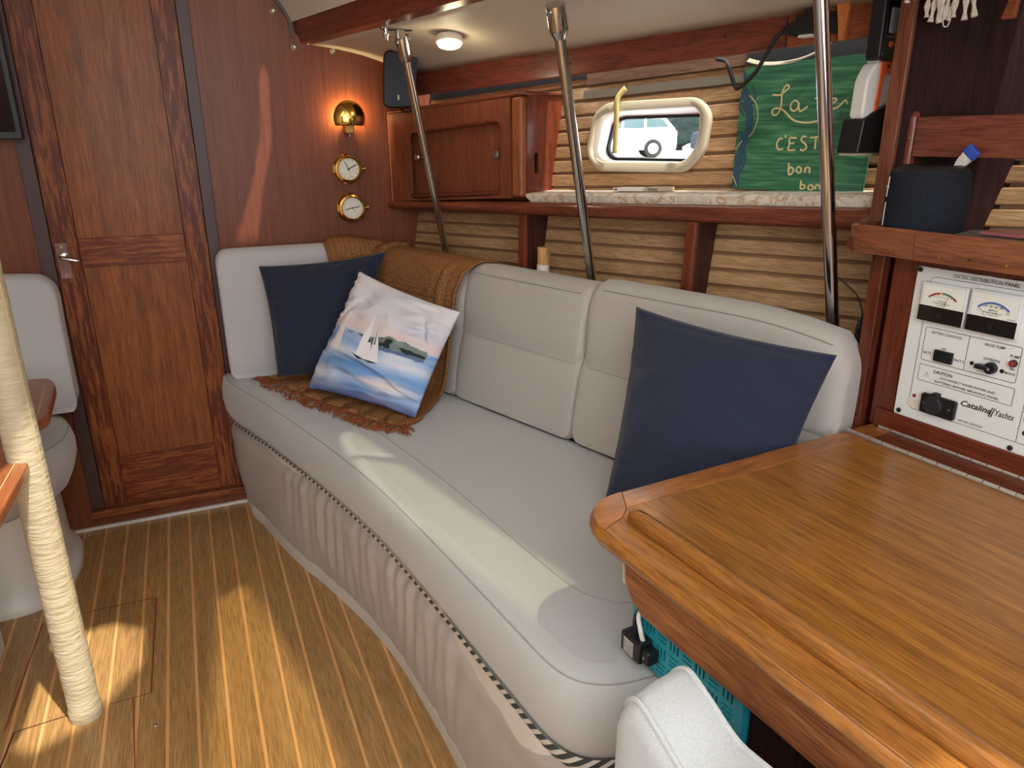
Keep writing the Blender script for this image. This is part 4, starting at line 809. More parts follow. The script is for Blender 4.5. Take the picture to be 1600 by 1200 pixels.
# thin black wires beside the aft post
bw = thing('wire_bundle', 'thin black wires with a tied knot beside the nav post', 'wire', (1.435, 1.21, 1.03))
for L in ([hp(1.79, 1.128, 0.05), hp(1.835, 1.10, 0.05), hp(1.852, 1.08, 0.05), hp(1.865, 1.05, 0.05), hp(1.858, 1.02, 0.05), hp(1.862, 1.0, 0.05), hp(1.875, 0.985, 0.05), hp(1.90, 0.95, 0.05)],
          [hp(1.895, 1.185, 0.05), hp(1.882, 1.165, 0.05), hp(1.878, 1.12, 0.05), hp(1.880, 1.08, 0.05), hp(1.868, 1.05, 0.05), hp(1.866, 1.02, 0.05), hp(1.868, 1.0, 0.05)]):
    MB().tube(catmull(L, 5), 0.0017, 6).build('wire', M['wire'], bw)
MB().tube(catmull([hp(1.862, 1.035, 0.05), hp(1.868, 1.02, 0.054), hp(1.862, 1.008, 0.05), hp(1.868, 0.996, 0.054), hp(1.872, 0.985, 0.05)], 4), 0.0052, 8).build('knot', M['wire'], bw)

# ------------------------------------------------------------------ polished tie rods
def post(label, a, b, r, ctop):
    a, b = Vector(a), Vector(b); d = (b - a).normalized(); up = -d; t = thing('support_rod', label, 'rod', a, 'polished steel rods from side deck down behind the settee')
    end = b + d * -0.0
    c0 = a + (b - a) * ctop
    MB().tube([a, c0], r, 18).build('rod', M['chrome'], t)
    w = d.cross(Vector((0.3, -0.9, 0))).normalized(); q = d.cross(w)
    prof = [(r * 0.95, -0.004), (r * 1.08, 0.0), (r * 1.25, 0.006), (r * 1.62, 0.016), (r * 1.70, 0.022), (r * 1.70, 0.075)]
    MB().lathe(prof + [(r * 1.5, 0.078), (0.0, 0.078)], c0, d, 20).build('clevis', M['chrome'], t)
    k_ = MB(); k_.box(c0 + d * 0.062 + q * r * 1.35, (r * 1.1, 0.030, r * 0.9), (w, d, q)); k_.build('clevis_slot', M['ink'], t, bevel=0.003)
    MB().tube([c0 + d * 0.062 - w * r * 1.95, c0 + d * 0.062 + w * r * 1.95], r * 0.5, 10).build('clevis_pin', M['chrome'], t)
    return t, c0, d
t1, c0, d1 = post('slim steel rod nearest the bulkhead, in front of the cabinet', (0.905, 2.655, 1.00), (0.700, 2.452, 1.785), 0.0132, 0.875)
MB().box(c0 + d1 * 0.092, (0.020, 0.020, 0.034), (Vector((0.9, -0.4, 0)).normalized(), Vector((0.4, 0.9, 0)).normalized(), d1)).build('red_tang', plain('red_tape', srgb(150, 62, 54), 0.5), t1, bevel=0.002)
MB().box((0.690, 2.452, 1.776), (0.10, 0.035, 0.008)).build('chain_plate', M['chrome'], t1, bevel=0.002)
MB().box((0.700, 2.452, 1.760), (0.024, 0.026, 0.030)).build('plate_lug', M['chrome'], t1, bevel=0.003)
MB().lathe([(0.0, 0.036), (0.006, 0.034), (0.008, 0.024), (0.011, 0.018), (0.011, 0.012), (0.007, 0.01), (0.007, 0.0)], (0.652, 2.440, 1.774), -Z, 12).build('bolt', M['chrome'], t1)
post('steel rod between the cabinet and the port light', (1.148, 1.972, 0.995), (0.865, 1.718, 1.79), 0.0145, 0.865)
post('steel rod in front of the green canvas sign', (1.380, 1.236, 0.995), (1.163, 1.198, 1.785), 0.0150, 0.95)

# ------------------------------------------------------------------ things on the bulkhead
sc_ = thing('wall_lamp', 'brass shell wall lamp glowing on the bulkhead above the clock', 'lamp', (0.628, 3.0, 1.545))
mb = MB(); rings = []
LC = Vector((0.630, 2.955, 1.525))
for i in range(11):                                     # half dome, open below
    th = (pi / 2) * i / 10; rings.append([LC + Vector((0.060 * math.sin(th) * math.cos(ph), -0.030 * math.cos(th) + 0.004, max(0.064 * math.sin(th) * math.sin(ph), -0.026))) for ph in [math.radians(360 * j / 40) for j in range(40)]])
mb.loft(rings, True, False, False).build('shade', M['brass'], sc_, solid=0.0015, angle=60)
wbox(MB(), 0.612, 0.646, 2.955, 3.0, 1.470, 1.508).build('lamp_base', M['brassd'], sc_, bevel=0.004)
MB().tube([(0.630, 2.972, 1.505), (0.630, 2.972, 1.525)], 0.009, 12).build('socket', M['brass'], sc_)
MB().lathe([(0.004, 0), (0.003, 0.012), (0, 0.014)], (0.630, 2.968, 1.470), -Z, 8).build('switch', M['nickel'], sc_)
MB().lathe([(0.0, 0.0), (0.006, 0.002), (0.008, 0.012), (0.006, 0.022), (0.0, 0.024)], (0.630, 2.975, 1.525), Z, 12).build('bulb', emit('warm_bulb', (1.0, 0.66, 0.3, 1), 18.0), sc_)
ld = bpy.data.lights.new('wall_lamp_light', 'POINT'); ld.energy = 2.2; ld.color = (1.0, 0.80, 0.42); ld.shadow_soft_size = 0.012
lo = bpy.data.objects.new('wall_lamp_light', ld); COL.objects.link(lo); lo.parent = sc_; lo.location = Vector((0.630, 2.966, 1.532)) - sc_.location

def instrument(name, label, c, hands, ticks, R=0.056):
    c = Vector(c); t = thing(name, label, name, c)
    A = -Y
    MB().lathe([(R * 1.0, 0.0), (R * 1.0, 0.006), (R * 0.93, 0.009), (R * 0.86, 0.016), (R * 0.84, 0.030), (R * 0.92, 0.034), (R * 0.95, 0.040), (R * 0.92, 0.047), (R * 0.80, 0.050), (R * 0.72, 0.046), (R * 0.715, 0.0402)], c, A, 40, caps=False).build('case', M['brass'], t)
    MB().lathe([(0.0, 0.0404), (R * 0.72, 0.0404)], c, A, 40, caps=False).build('dial', M['dial'], t)
    f = c + A * 0.0410
    pt_ = lambda a, r: f + Vector((math.sin(a) * r, 0, math.cos(a) * r))
    mb = MB()
    for i in range(ticks):
        a = 2 * pi * i / ticks; mb.ribbon([pt_(a, R * 0.56), pt_(a, R * (0.62 if ticks > 12 else 0.64))], A, 0.0022 if ticks <= 12 else 0.001)
    tag(mb.build('dial_marks', M['ink'], t, smooth=False), kind='stuff')
    for a, L, w, m in hands: MB().ribbon([pt_(a + pi, R * 0.12), pt_(a, L * R)], A, w, 0.001).build('hand', M[m], t, smooth=False)
    MB().lathe([(0.003, 0.0), (0.003, 0.002), (0, 0.002)], f, A, 10).build('hub', M['ink'], t)
    for da in (0.5, 2.6, 4.2): MB().lathe([(0.003, 0), (0.002, 0.001), (0, 0.001)], c + A * 0.006 + Vector((math.sin(da), 0, math.cos(da))) * R * 0.95, A, 8).build('screw', M['brassd'], t)
    MB().lathe([(0.004, 0.0), (0.004, 0.010), (0.008, 0.011), (0.008, 0.017), (0.0, 0.018)], c + A * 0.036 + X * R * 0.88, X, 12).build('catch', M['brass'], t)
    MB().tube([c + A * 0.028 - X * R * 0.93 + Z * 0.014, c + A * 0.028 - X * R * 0.93 - Z * 0.014], 0.004, 8).build('hinge', M['brass'], t)
instrument('clock', 'round brass ship clock with white dial below the wall lamp', (0.613, 3.0, 1.340), [(1.12, 0.62, 0.004, 'ink'), (-0.45, 0.55, 0.003, 'ink'), (2.85, 0.60, 0.0012, 'ink')], 12)
instrument('barometer', 'round brass barometer with white dial under the ship clock', (0.617, 3.0, 1.192), [(1.40, 0.55, 0.003, 'ink'), (-1.75, 0.50, 0.003, 'ink'), (2.5, 0.55, 0.001, 'brassd')], 40)

sp_ = thing('wall_speaker', 'dark blue box loudspeaker in the upper corner by the cabinet', 'speaker', (0.80, 2.86, 1.565))
q = roundpoly([(0.722, 1.555), (0.842, 1.560), (0.862, 1.755), (0.735, 1.752)], 0.03, 5)
MB().loft([[(x + 0.045 * t, 2.80 + 0.17 * t, z + 0.006 * t) for x, z in q] for t in (0, 0.25, 0.6, 1.0)]).build('speaker_box', M['black'], sp_, bevel=0.010, seg=3)
MB().loft([[(x + 0.003, 2.797 + t, z) for x, z in [((a - 0.79) * 0.94 + 0.79, (b - 1.655) * 0.95 + 1.655) for a, b in q]] for t in (0, -0.004)]).build('speaker_grille', M['spkblue'], sp_, bevel=0.002)
wbox(MB(), 0.776, 0.783, 2.789, 2.793, 1.585, 1.602).build('badge', M['nickel'], sp_, bevel=0.001)
MB().tube(catmull([(0.80, 2.86, 1.556), (0.82, 2.84, 1.545), (0.85, 2.83, 1.552), (0.875, 2.86, 1.575)], 5), 0.003, 6).build('speaker_wire', M['wire'], sp_)
MB().tube([(0.83, 2.93, 1.755), (0.84, 2.95, 1.79)], 0.008, 8).build('bracket', M['black'], sp_)

dl = thing('ceiling_light', 'small round glowing white light under the side deck', 'light', (0.842, 2.39, 1.745))
ax = Vector((0.10, 0.24, 1)).normalized(); lc = Vector((0.842, 2.392, 1.735))
MB().lathe([(0.0, 0.022), (0.040, 0.020), (0.043, 0.012), (0.043, 0.0), (0.037, -0.003), (0.036, 0.0), (0.0, 0.001)], lc, ax, 32).build('light_rim', M['whitep'], dl)
MB().lathe([(0.0, -0.013), (0.025, -0.012), (0.036, -0.007), (0.0375, 0.001)], lc, ax, 32).build('lens', M['bulb'], dl)
MB().tube([lc + ax * 0.018, lc + ax * 0.055], 0.012, 10).build('light_stem', M['nickel'], dl)
ld = bpy.data.lights.new('ceiling_light_lamp', 'POINT'); ld.energy = 0.5; ld.color = (1.0, 0.82, 0.5); ld.shadow_soft_size = 0.03
lo = bpy.data.objects.new('ceiling_light_lamp', ld); COL.objects.link(lo); lo.parent = dl; lo.location = lc - ax * 0.04 - dl.location
tv = thing('television', 'black flat television at the left edge beside the door', 'television', (-0.72, 2.96, 1.46))
wbox(MB(), -1.02, -0.440, 2.930, 2.965, 1.455, 1.93).build('bezel', M['black'], tv, bevel=0.004); wbox(MB(), -1.005, -0.455, 2.927, 2.931, 1.478, 1.915).build('screen', M['blackg'], tv)
wbox(MB(), -0.80, -0.66, 2.965, 3.0, 1.62, 1.78).build('wall_mount', M['black'], tv)
# ------------------------------------------------------------------ chart table
ct = thing('chart_table', 'golden teak chart table with rounded corner, fiddle rail and piano hinge', 'table', nvp(0.38, 0.5, 0.0))
ZT, TH = 0.840, 0.034
def slab(name, poly, mat, z1=ZT, th=TH, bev=0.002, seg=2, parent=None): return MB().prism([nvp(u, v, z1 - th) for u, v in poly], Z * th).build(name, mat, parent or ct, bevel=bev, seg=seg)
arc = [(0.095 - 0.095 * math.cos(a), 0.057 - 0.095 * math.sin(a)) for a in [math.radians(90 * i / 10) for i in range(11)]]
VE = 1.25
slab('inboard_band', [(0.0, 0.058), (0.0498, 0.010 + 0.03), (0.0498, VE), (0.0, VE)], M['tband'])
slab('corner_piece', arc + [(0.105, -0.038), (0.0765, 0.0155), (0.0500, 0.0395), (0.0, 0.0575)], M['tcross'])
slab('forward_band', [(0.1055, -0.038), (0.80, -0.038), (0.80, 0.0155), (0.077, 0.0155)], M['tcross'])
slab('table_panel', [(0.0503, 0.0400), (0.077, 0.0160), (0.706, 0.0160), (0.706, VE), (0.0503, VE)], M['table'], bev=0.0008)
slab('rear_strip', [(0.7075, 0.0160), (0.790, 0.0160), (0.790, VE), (0.7075, VE)], M['navred'], bev=0.0008)
edge = [(0.008, VE), (0.008, 0.058)] + [(0.096 - 0.088 * math.cos(a), 0.057 - 0.088 * math.sin(a)) for a in [math.radians(9 * i) for i in range(1, 11)]] + [(0.80, -0.031)]
MB().tube([nvp(u, v, ZT - TH / 2) for u, v in edge], 0.0158, 10).build('edge_moulding', M['tband'], ct)
fr = MB(); prof = [(0.049, 0.0), (0.047, 0.010), (0.052, 0.021), (0.060, 0.0235), (0.070, 0.022), (0.078, 0.012), (0.079, 0.0)]
fr.loft([[nvp(0.063 + (u - 0.063) * k_, v, ZT + z * h) for u, z in prof] for v, k_, h in ((0.048, 0.55, 0.25), (0.053, 0.8, 0.7), (0.064, 0.95, 0.95), (0.085, 1, 1), (VE, 1, 1))]).build('fiddle_rail', M['tband'], ct, angle=55)
M['knuckle'] = plain('bright_hinge_steel', srgb(214, 208, 198), 0.35, 0.8)
def hinge(u, v0, v1, z, r=0.0046):
    hg = nbox(MB(), u - 0.005, u + 0.005, v0, v1, z, z + 0.001).build('hinge_leaf', M['nickel'], ct, smooth=False); v = v0
    while v < v1 - 0.02: MB().tube([nvp(u, v + 0.0008, z + 0.003), nvp(u, v + 0.0285, z + 0.003)], r, 8).build('knuckle', M['knuckle'], hg); v += 0.0295
hinge(0.7075, -0.035, 0.62, ZT); hinge(0.789, -0.015, 0.60, ZT)
bx = roundpoly([(0.032, 0.072), (0.70, 0.072), (0.70, VE), (0.032, VE)], 0.02, 4)
q = [(0.072, 0.805), (VE, 0.805), (VE, 0.702), (0.115, 0.702), (0.078, 0.735)]
def sidepoly(u): return [nvp(u, v, z) for v, z in roundpoly(q, 0.022, 4)]
MB().loft([sidepoly(0.032), sidepoly(0.058)]).build('table_side', M['tside'], ct, bevel=0.004)
nbox(MB(), 0.058, 0.78, 0.085, 0.105, 0.712, 0.805).build('front_board', M['tside'], ct, smooth=False)
nbox(MB(), 0.058, 0.78, 0.105, VE, 0.704, 0.716).build('table_bottom', M['navred'], ct, smooth=False)
MB().loft([[nvp(0.0325, v, z) for v, z in ((0.066, 0.805), (0.0705, 0.805), (0.077, 0.737), (0.071, 0.737))], [nvp(0.06, v, z) for v, z in ((0.066, 0.805), (0.0705, 0.805), (0.077, 0.737), (0.071, 0.737))]]).build('edge_banding', M['cream'], ct)
nbox(MB(), 0.072, 0.78, 0.334, VE, 0.0, 0.704).build('pedestal', M['darkp'], ct, smooth=False)

# ------------------------------------------------------------------ nav cabinet, with the distribution panel in it
nc = thing('nav_cabinet', 'red brown nav cabinet behind the chart table holding the white panel', 'cabinet', nvp(0.95, 0.3, 0.0))
nbox(MB(), 0.797, 0.815, -0.045, VE, 0.842, 1.222).build('face_board', M['navredz'], nc, smooth=False)
nbox(MB(), 0.786, 0.80, -0.03, VE, 0.8425, 0.884).build('plinth', M['navred'], nc, bevel=0.003)
nbox(MB(), 0.785, 0.81, -0.092, -0.062, 0.60, 1.222).build('corner_post', M['navredz'], nc, bevel=0.003)
nbox(MB(), 0.80, 1.11, -0.0875, -0.068, 0.60, 1.222).build('end_board', M['navredz'], nc, smooth=False)
nbox(MB(), 0.815, 1.13, -0.045, VE, 0.60, 0.70).build('carcass', M['darkp'], nc, smooth=False)
# fiddled shelf on top
ns = thing('nav_shelf', 'teak shelf with raised fiddle above the distribution panel', 'shelf', nvp(0.9, 0.2, 1.222))
nbox(MB(), 0.742, 1.16, -0.125, VE, 1.222, 1.246).build('shelf_board', M['navred'], ns, smooth=False)
def fid(u, v, w=0.016): return u, v
path = [(0.735, VE), (0.735, 0.0325)]
pa = [(0.735, 0.0315)] + [(0.735, -0.09)] + [(0.735 + 0.04 - 0.04 * math.cos(a), -0.09 - 0.04 * math.sin(a)) for a in [math.radians(15 * i) for i in range(1, 7)]] + [(0.87, -0.13)]
def railpath(P, name):
    rings = []
    for i, (u, v) in enumerate(P):
        a = Vector(P[max(i - 1, 0)]); b = Vector(P[min(i + 1, len(P) - 1)]); t = (b - a).normalized(); n = Vector((-t.y, t.x)); n = n if n.dot(Vector((1.0, 0.3)) - Vector((u, v))) > 0 else -n
        tilt = 0.004
        rings.append([nvp(u + n.x * d - n.x * tk, v + n.y * d - n.y * tk, z) for d, z, tk in ((0.0, 1.2195, 0), (0.0, 1.270, tilt), (0.003, 1.276, tilt), (0.013, 1.276, tilt), (0.016, 1.272, tilt), (0.016, 1.2195, 0))])
    return MB().loft(rings).build(name, M['fiddle'], ns, angle=40)
railpath(path, 'fiddle'); railpath(pa, 'fiddle')
for v, z in ((-0.075, 1.237), (-0.013, 1.234), (0.088, 1.232)): MB().lathe([(0.0046, 0.0), (0.0044, 0.001), (0.003, 0.0006), (0, 0.0004)], nvp(0.7345, v, z), -U, 12).build('screw', M['brassd'], ns)
MB().lathe([(0.0044, 0.0), (0.0044, 0.0008), (0, 0.0008)], nvp(0.7345, 0.142, 1.237), -U, 12).build('plug_hole', M['ink'], ns)
MB().lathe([(0.004, 0.0), (0.003, 0.001), (0, 0.001)], nvp(0.7342, 0.205, 1.232), -U, 12).build('screw', M['brassd'], ns)
# dark partition and book rail
pt = thing('partition', 'tall dark brown partition at the forward end of nav shelf', 'partition', nvp(0.95, -0.133, 1.246))
pa0, pa1 = nvp(0.849, -0.118, 0), Vector((1.660, 0.997, 0)); pth = Vector((0.016, 0.028, 0))
MB().loft([[p + Z * 1.247 for p in (pa0, pa1 + (pa1 - pa0) * 0.10, pa1 + (pa1 - pa0) * 0.10 + pth, nvp(0.849, -0.148, 0))], [p + Z * 1.78 for p in (pa0, pa1 + (pa1 - pa0) * 0.75, pa1 + (pa1 - pa0) * 0.75 + pth, nvp(0.849, -0.148, 0))]]).build('dark_board', M['darkp'], pt, smooth=False)
nbox(MB(), 0.838, 0.8492, -0.150, -0.116, 1.247, 1.78).build('edge_strip', wood('edge_strip_wood', srgb(104, 58, 42), srgb(138, 84, 62), 'z', scale=1.3, rough=0.35), pt, bevel=0.002)
br = thing('book_rail', 'reddish book rail with rounded end post above the black speaker', 'rail', nvp(0.87, 0.3, 1.246))
nbox(MB(), 0.866, 0.882, -0.094, VE, 1.408, 1.487).build('rail_board', wood('rail_board_wood', srgb(104, 52, 38), srgb(134, 72, 52), 'x', A_NAV, scale=1.3, rough=0.35), br, bevel=0.003)
MB().loft([[nvp(0.860 + 0.016 + r_ * math.cos(a), -0.106 + r_ * 0.95 * math.sin(a), z) for a in [2 * pi * j / 14 for j in range(14)]] for z, r_ in ((1.246, 0.0135), (1.46, 0.0135), (1.485, 0.0125), (1.496, 0.009), (1.501, 0.003))]).build('end_post', M['mahogz'], br, angle=60)
MB().lathe([(0.0036, 0.0), (0.003, 0.001), (0, 0.001)], nvp(0.8625, -0.1, 1.446), -U, 10).build('screw', M['nickel'], br)
# tie cords hanging at the top
for nm, lab, uu, v0, v1, zl, nstr in (('rope_tassel', 'frayed white rope tassel hanging at top of the dark partition', 0.815, -0.075, 0.012, 1.652, 9), ('rope_tassel', 'small white rope tassel beside the partition edge strip', 0.812, -0.122, -0.098, 1.690, 3)):
    t = thing(nm, lab, 'tassel', nvp(uu, (v0 + v1) / 2, 1.78))
    for i in range(nstr):
        v = v0 + (v1 - v0) * (i + 0.5) / nstr; dv = random.uniform(-0.008, 0.008) - (0.010 if i < 2 and nstr > 3 else 0) + (0.012 if i == nstr - 1 and nstr > 3 else 0); ze = zl + random.uniform(-0.001, 0.016)
        P_ = catmull([nvp(uu, v * 0.6 + (v0 + v1) * 0.2, 1.79), nvp(uu + random.uniform(-.004, .004), v, 1.72), nvp(uu + random.uniform(-.006, .006), v + dv * 0.4, 1.69 if nstr > 3 else 1.71), nvp(uu, v + dv, ze)], 5)
        MB().tube(P_, [0.0045 + 0.0015 * math.sin(k * 1.3 + i) for k in range(len(P_))], 7).build('strand', M['rope'], t)
    if nstr > 3: MB().tube(catmull([nvp(uu, -0.04, 1.665), nvp(uu, -0.036, 1.648), nvp(uu, -0.028, 1.646), nvp(uu, -0.024, 1.658)], 5), 0.0012, 5).build('loose_thread', M['rope'], t)

# distribution panel
dp = thing('distribution_panel', 'white electrical distribution panel with two meters above the chart table', 'panel', nvp(0.793, 0.3, 0.884))
def ppoly(name, poly, u0, u1, mat, par, bev=0, seg=2, sm=True): return MB().loft([[nvp(u0, v, z) for v, z in poly], [nvp(u1, v, z) for v, z in poly]]).build(name, mat, par, bevel=bev, seg=seg, smooth=sm)
ppoly('face_plate', rrect(0.012, 0.62, 0.884, 1.201, 0.004, 2), 0.790, 0.797, M['panel'], dp, 0.001)
def frameline(name, poly, w=0.0010, closed=True):
    P = [nvp(0.790, v, z) for v, z in poly]; P = P + [P[0], P[1]] if closed else P
    MB().ribbon(P, -U, w, 0.0004).build(name, M['ink'], dp, smooth=False)
frameline('printed_line', rrect(0.042, 0.54, 0.906, 1.184, 0.012, 5))
frameline('printed_line', rrect(0.051, 0.236, 1.0145, 1.083, 0.004, 4)); frameline('printed_line', [(0.1395, 1.0145), (0.1395, 1.083)], closed=False)
frameline('printed_line', rrect(0.0515, 0.238, 0.971, 1.005, 0.003, 4))
frameline('printed_line', [(0.259, 0.906), (0.259, 1.10)], closed=False); frameline('printed_line', [(0.259, 0.9665), (0.54, 0.9665)], closed=False)
frameline('printed_line', [(0.065, 0.9825), (0.0735, 0.9825), (0.0693, 0.9925)], 0.0008); frameline('printed_line', [(0.0693, 0.985), (0.0693, 0.989)], 0.0008, closed=False)
RM = Matrix(((V.x, 0, -U.x), (V.y, 0, -U.y), (0, 1, 0))).to_4x4()
TXT = []
def text(s, v, z, w, h, par=None, shear=0, u=0.7892, bold=0.0, mat='ink', space=1.0, name='lettering', label=None):
    cu = bpy.data.curves.new(name, 'FONT'); cu.body = s; cu.size = 1.0; cu.align_x = 'CENTER'; cu.align_y = 'CENTER'; cu.shear = shear; cu.offset = bold + 0.008; cu.space_character = space; cu.resolution_u = 3; cu.extrude = 0.0
    cu.materials.append(M[mat]); o = bpy.data.objects.new(name, cu); COL.objects.link(o); par = par or dp; o.parent = par
    q = Vector((0, 0, 0)); a = par
    while a is not None: q += a.location; a = a.parent
    TXT.append((o, RM, nvp(u, v, z) - q, w, h))
    return o
text('12V DC DISTRIBUTION PANEL', 0.148, 1.1915, 0.122, 0.0075)
text('BATTERY CONDITION', 0.095, 1.0745, 0.060, 0.0052, space=1.1); text('BILGE PUMP', 0.189, 1.0745, 0.037, 0.0052, space=1.1)
text('OFF', 0.0945, 1.0455, 0.010, 0.0045); text('BATT 1', 0.0650, 1.0305, 0.021, 0.0048); text('BATT 2', 0.1280, 1.0300, 0.019, 0.0048)
text('OVERRIDE', 0.1875, 1.0475, 0.031, 0.0048); text('PUMP', 0.2265, 1.0635, 0.017, 0.0050); text('ON', 0.2255, 1.0395, 0.009, 0.0045); text('MANUAL', 0.2245, 1.0305, 0.020, 0.0045); text('AUTO', 0.1640, 1.0305, 0.013, 0.0048)
text('CAUTION:', 0.102, 0.9958, 0.040, 0.0068, bold=0.008); text('DISCONNECT SHORE POWER AND', 0.152, 0.9860, 0.108, 0.0046); text('BATTERIES BEFORE SERVICING PANEL.', 0.152, 0.9768, 0.128, 0.0046)
text('Catalina', 0.1755, 0.9490, 0.058, 0.0118, shear=0.25, bold=0.012); text('Yachts', 0.2290, 0.9495, 0.034, 0.0115, shear=0.25)
for dv in (0, 0.004): ppoly('logo_stroke', [(0.2015 + dv, 0.938), (0.2035 + dv, 0.938), (0.2085 + dv, 0.9575), (0.2065 + dv, 0.9575)], 0.7891, 0.7895, M['ink'], dp, sm=False)
text('12V DC OUTLET', 0.172, 0.9130, 0.048, 0.0046); text('PUMP', 0.280, 0.9400, 0.017, 0.005)
for v, z in ((0.0185, 1.1945), (0.0235, 0.8935), (0.252, 0.8915), (0.46, 1.1945), (0.46, 0.8915)):
    MB().lathe([(0.0052, 0.0), (0.0052, 0.002), (0.004, 0.0036), (0.0, 0.0038)], nvp(0.790, v, z), -U, 14).build('panel_screw', M['black'], dp)
def meter(v0, v1, z0, z1, zd, arcs, needle, lab, texts):
    m = ppoly('meter', rrect(v0, v1, z0, z1, 0.003, 2), 0.778, 0.790, M['clear'], dp, 0.002); m['label'] = lab
    ppoly('meter_dial', rrect(v0 + 0.006, v1 - 0.006, zd, z1 - 0.006, 0.001, 1), 0.7772, 0.7782, M['dial'], m, sm=False)
    ppoly('meter_base', rrect(v0 + 0.001, v1 - 0.001, z0 + 0.001, zd, 0.001, 1), 0.7768, 0.7782, M['blackg'], m, sm=False)
    MB().tube([nvp(0.7770, v0, zd), nvp(0.7770, v1, zd)], 0.0007, 6).build('meter_edge', M['clear'], m)
    vc = (v0 + v1) / 2
    MB().lathe([(0.0045, 0.0), (0.0045, 0.0012), (0.003, 0.0012), (0.0, 0.001)], nvp(0.7768, vc, z0 + 0.015), -U, 14).build('zero_screw', M['black'], m)
    pc = (vc, zd - 0.014); R_ = 0.0415
    pp = lambda a, r: nvp(0.7768, pc[0] + r * math.sin(a), pc[1] + r * math.cos(a))
    for a0, a1, c in arcs: MB().ribbon([pp(a0 + (a1 - a0) * i / 10, R_) for i in range(11)], -U, 0.0036, 0.0001).build('scale_arc', M[c], m, smooth=False)
    tk = MB()
    for i in range(13): a = -0.72 + 1.44 * i / 12; tk.ribbon([pp(a, R_ - 0.002), pp(a, R_ - (0.0045 if i % 2 == 0 else 0.0035))], -U, 0.0005, 0.0002)
    tag(tk.build('scale_ticks', M['ink'], m, smooth=False), kind='stuff')
    MB().ribbon([pp(needle, 0.016), pp(needle, R_ - 0.003)], -U, 0.0008, 0.0004).build('needle', M['red'], m, smooth=False)
    for s, dv, z, w, h in texts: text(s, vc + dv, z, w, h, par=m, u=0.7766)
meter(0.0345, 0.1265, 1.0965, 1.1745, 1.1290, [(-0.74, -0.15, 'red'), (-0.15, -0.02, 'yellow'), (-0.02, 0.55, 'green'), (0.55, 0.74, 'red')], 0.32, 'clear voltmeter with red and green scale', [('VOLTS DC', 0.0, 1.1405, 0.018, 0.0028), ('8  9  10  11  12  13  14', 0.0, 1.1488, 0.036, 0.0025), ('Professional Mariner', 0, 1.1365, 0.034, 0.0028), ('Company Inc', 0, 1.1328, 0.020, 0.0026)])
meter(0.1320, 0.2245, 1.0965, 1.1765, 1.1285, [(-0.76, 0.76, 'blue')], -0.70, 'clear ammeter with blue scale', [('20  40  60  80', 0.0, 1.1490, 0.034, 0.0036), ('0', -0.027, 1.1395, 0.002, 0.003), ('100', 0.0265, 1.1400, 0.006, 0.003), ('AMPS DC', 0.0, 1.1420, 0.018, 0.0032), ('Professional Mariner', 0, 1.1375, 0.034, 0.0030), ('Company Inc', 0, 1.1335, 0.022, 0.0028), ('12 SHUNT', 0.034, 1.1310, 0.014, 0.0022)])
sw = ppoly('rocker_switch', rrect(0.0785, 0.1165, 1.019, 1.0425, 0.002, 2), 0.784, 0.790, M['black'], dp, 0.001); MB().loft([[nvp(0.7838, v, z) for v, z in rrect(0.085, 0.110, 1.0225, 1.0385, 0.001, 1)], [nvp(0.7815, v, z) for v, z in rrect(0.085, 0.092, 1.0225, 1.0385, 0.001, 1)]]).build('rocker', M['blackg'], sw)
kn = MB().lathe([(0.0115, 0.0), (0.0115, 0.004), (0.0105, 0.010), (0.0, 0.010)], nvp(0.790, 0.190, 1.0325), -U, 24).build('rotary_knob', M['black'], dp)
ppoly('knob_bar', [(0.1660, 1.0285), (0.1960, 1.0285), (0.1960, 1.0375), (0.1660, 1.0375)], 0.772, 0.7855, M['black'], kn, 0.002); text('OFF', 0.1935, 1.0330, 0.004, 0.0035, par=kn, u=0.7715, mat='whitep')
for v, z, r_ in ((0.153, 1.0325, 0.0038), (0.2095, 1.0315, 0.0040)): MB().lathe([(r_, 0), (r_, 0.0015), (0, 0.002)], nvp(0.790, v, z), -U, 14).build('indicator', M['black'], dp)
rb = MB().lathe([(0.0072, 0), (0.0068, 0.005), (0.0062, 0.0055), (0.0, 0.0055)], nvp(0.790, 0.2265, 1.0510), -U, 18).build('pump_button', M['black'], dp); MB().lathe([(0.0052, 0.004), (0.0048, 0.0085), (0.0, 0.0095)], nvp(0.790, 0.2265, 1.0510), -U, 16).build('button_cap', M['red'], rb)
MB().lathe([(0.0040, 0), (0.0038, 0.0015), (0.0022, 0.0012), (0, 0.002)], nvp(0.790, 0.0515, 0.9345), -U, 14).build('red_lamp', M['red'], dp)
ppoly('paper_label', [(0.0385, 0.911), (0.0635, 0.911), (0.0635, 0.928), (0.0385, 0.928)], 0.7888, 0.7902, plain('paper_label', srgb(216, 204, 188), 0.7), dp, sm=False); text('Yacht Fwd', 0.051, 0.9190, 0.016, 0.0034)
ol = ppoly('socket', rrect(0.0705, 0.1430, 0.909, 0.9495, 0.005, 4), 0.781, 0.790, M['black'], dp, 0.002)
MB().lathe([(0.0190, 0.0), (0.0190, 0.007), (0.0165, 0.010), (0.0, 0.010)], nvp(0.782, 0.1010, 0.9295), -U, 28).build('socket_cap', M['rubber'], ol); ppoly('cap_tab', rrect(0.094, 0.108, 0.944, 0.956, 0.003, 3), 0.774, 0.788, M['rubber'], ol, 0.001)
for v in (0.0785, 0.1320): MB().lathe([(0.0024, 0), (0.002, 0.001), (0, 0.001)], nvp(0.781, v, 0.9295), -U, 10).build('screw', M['nickel'], ol)
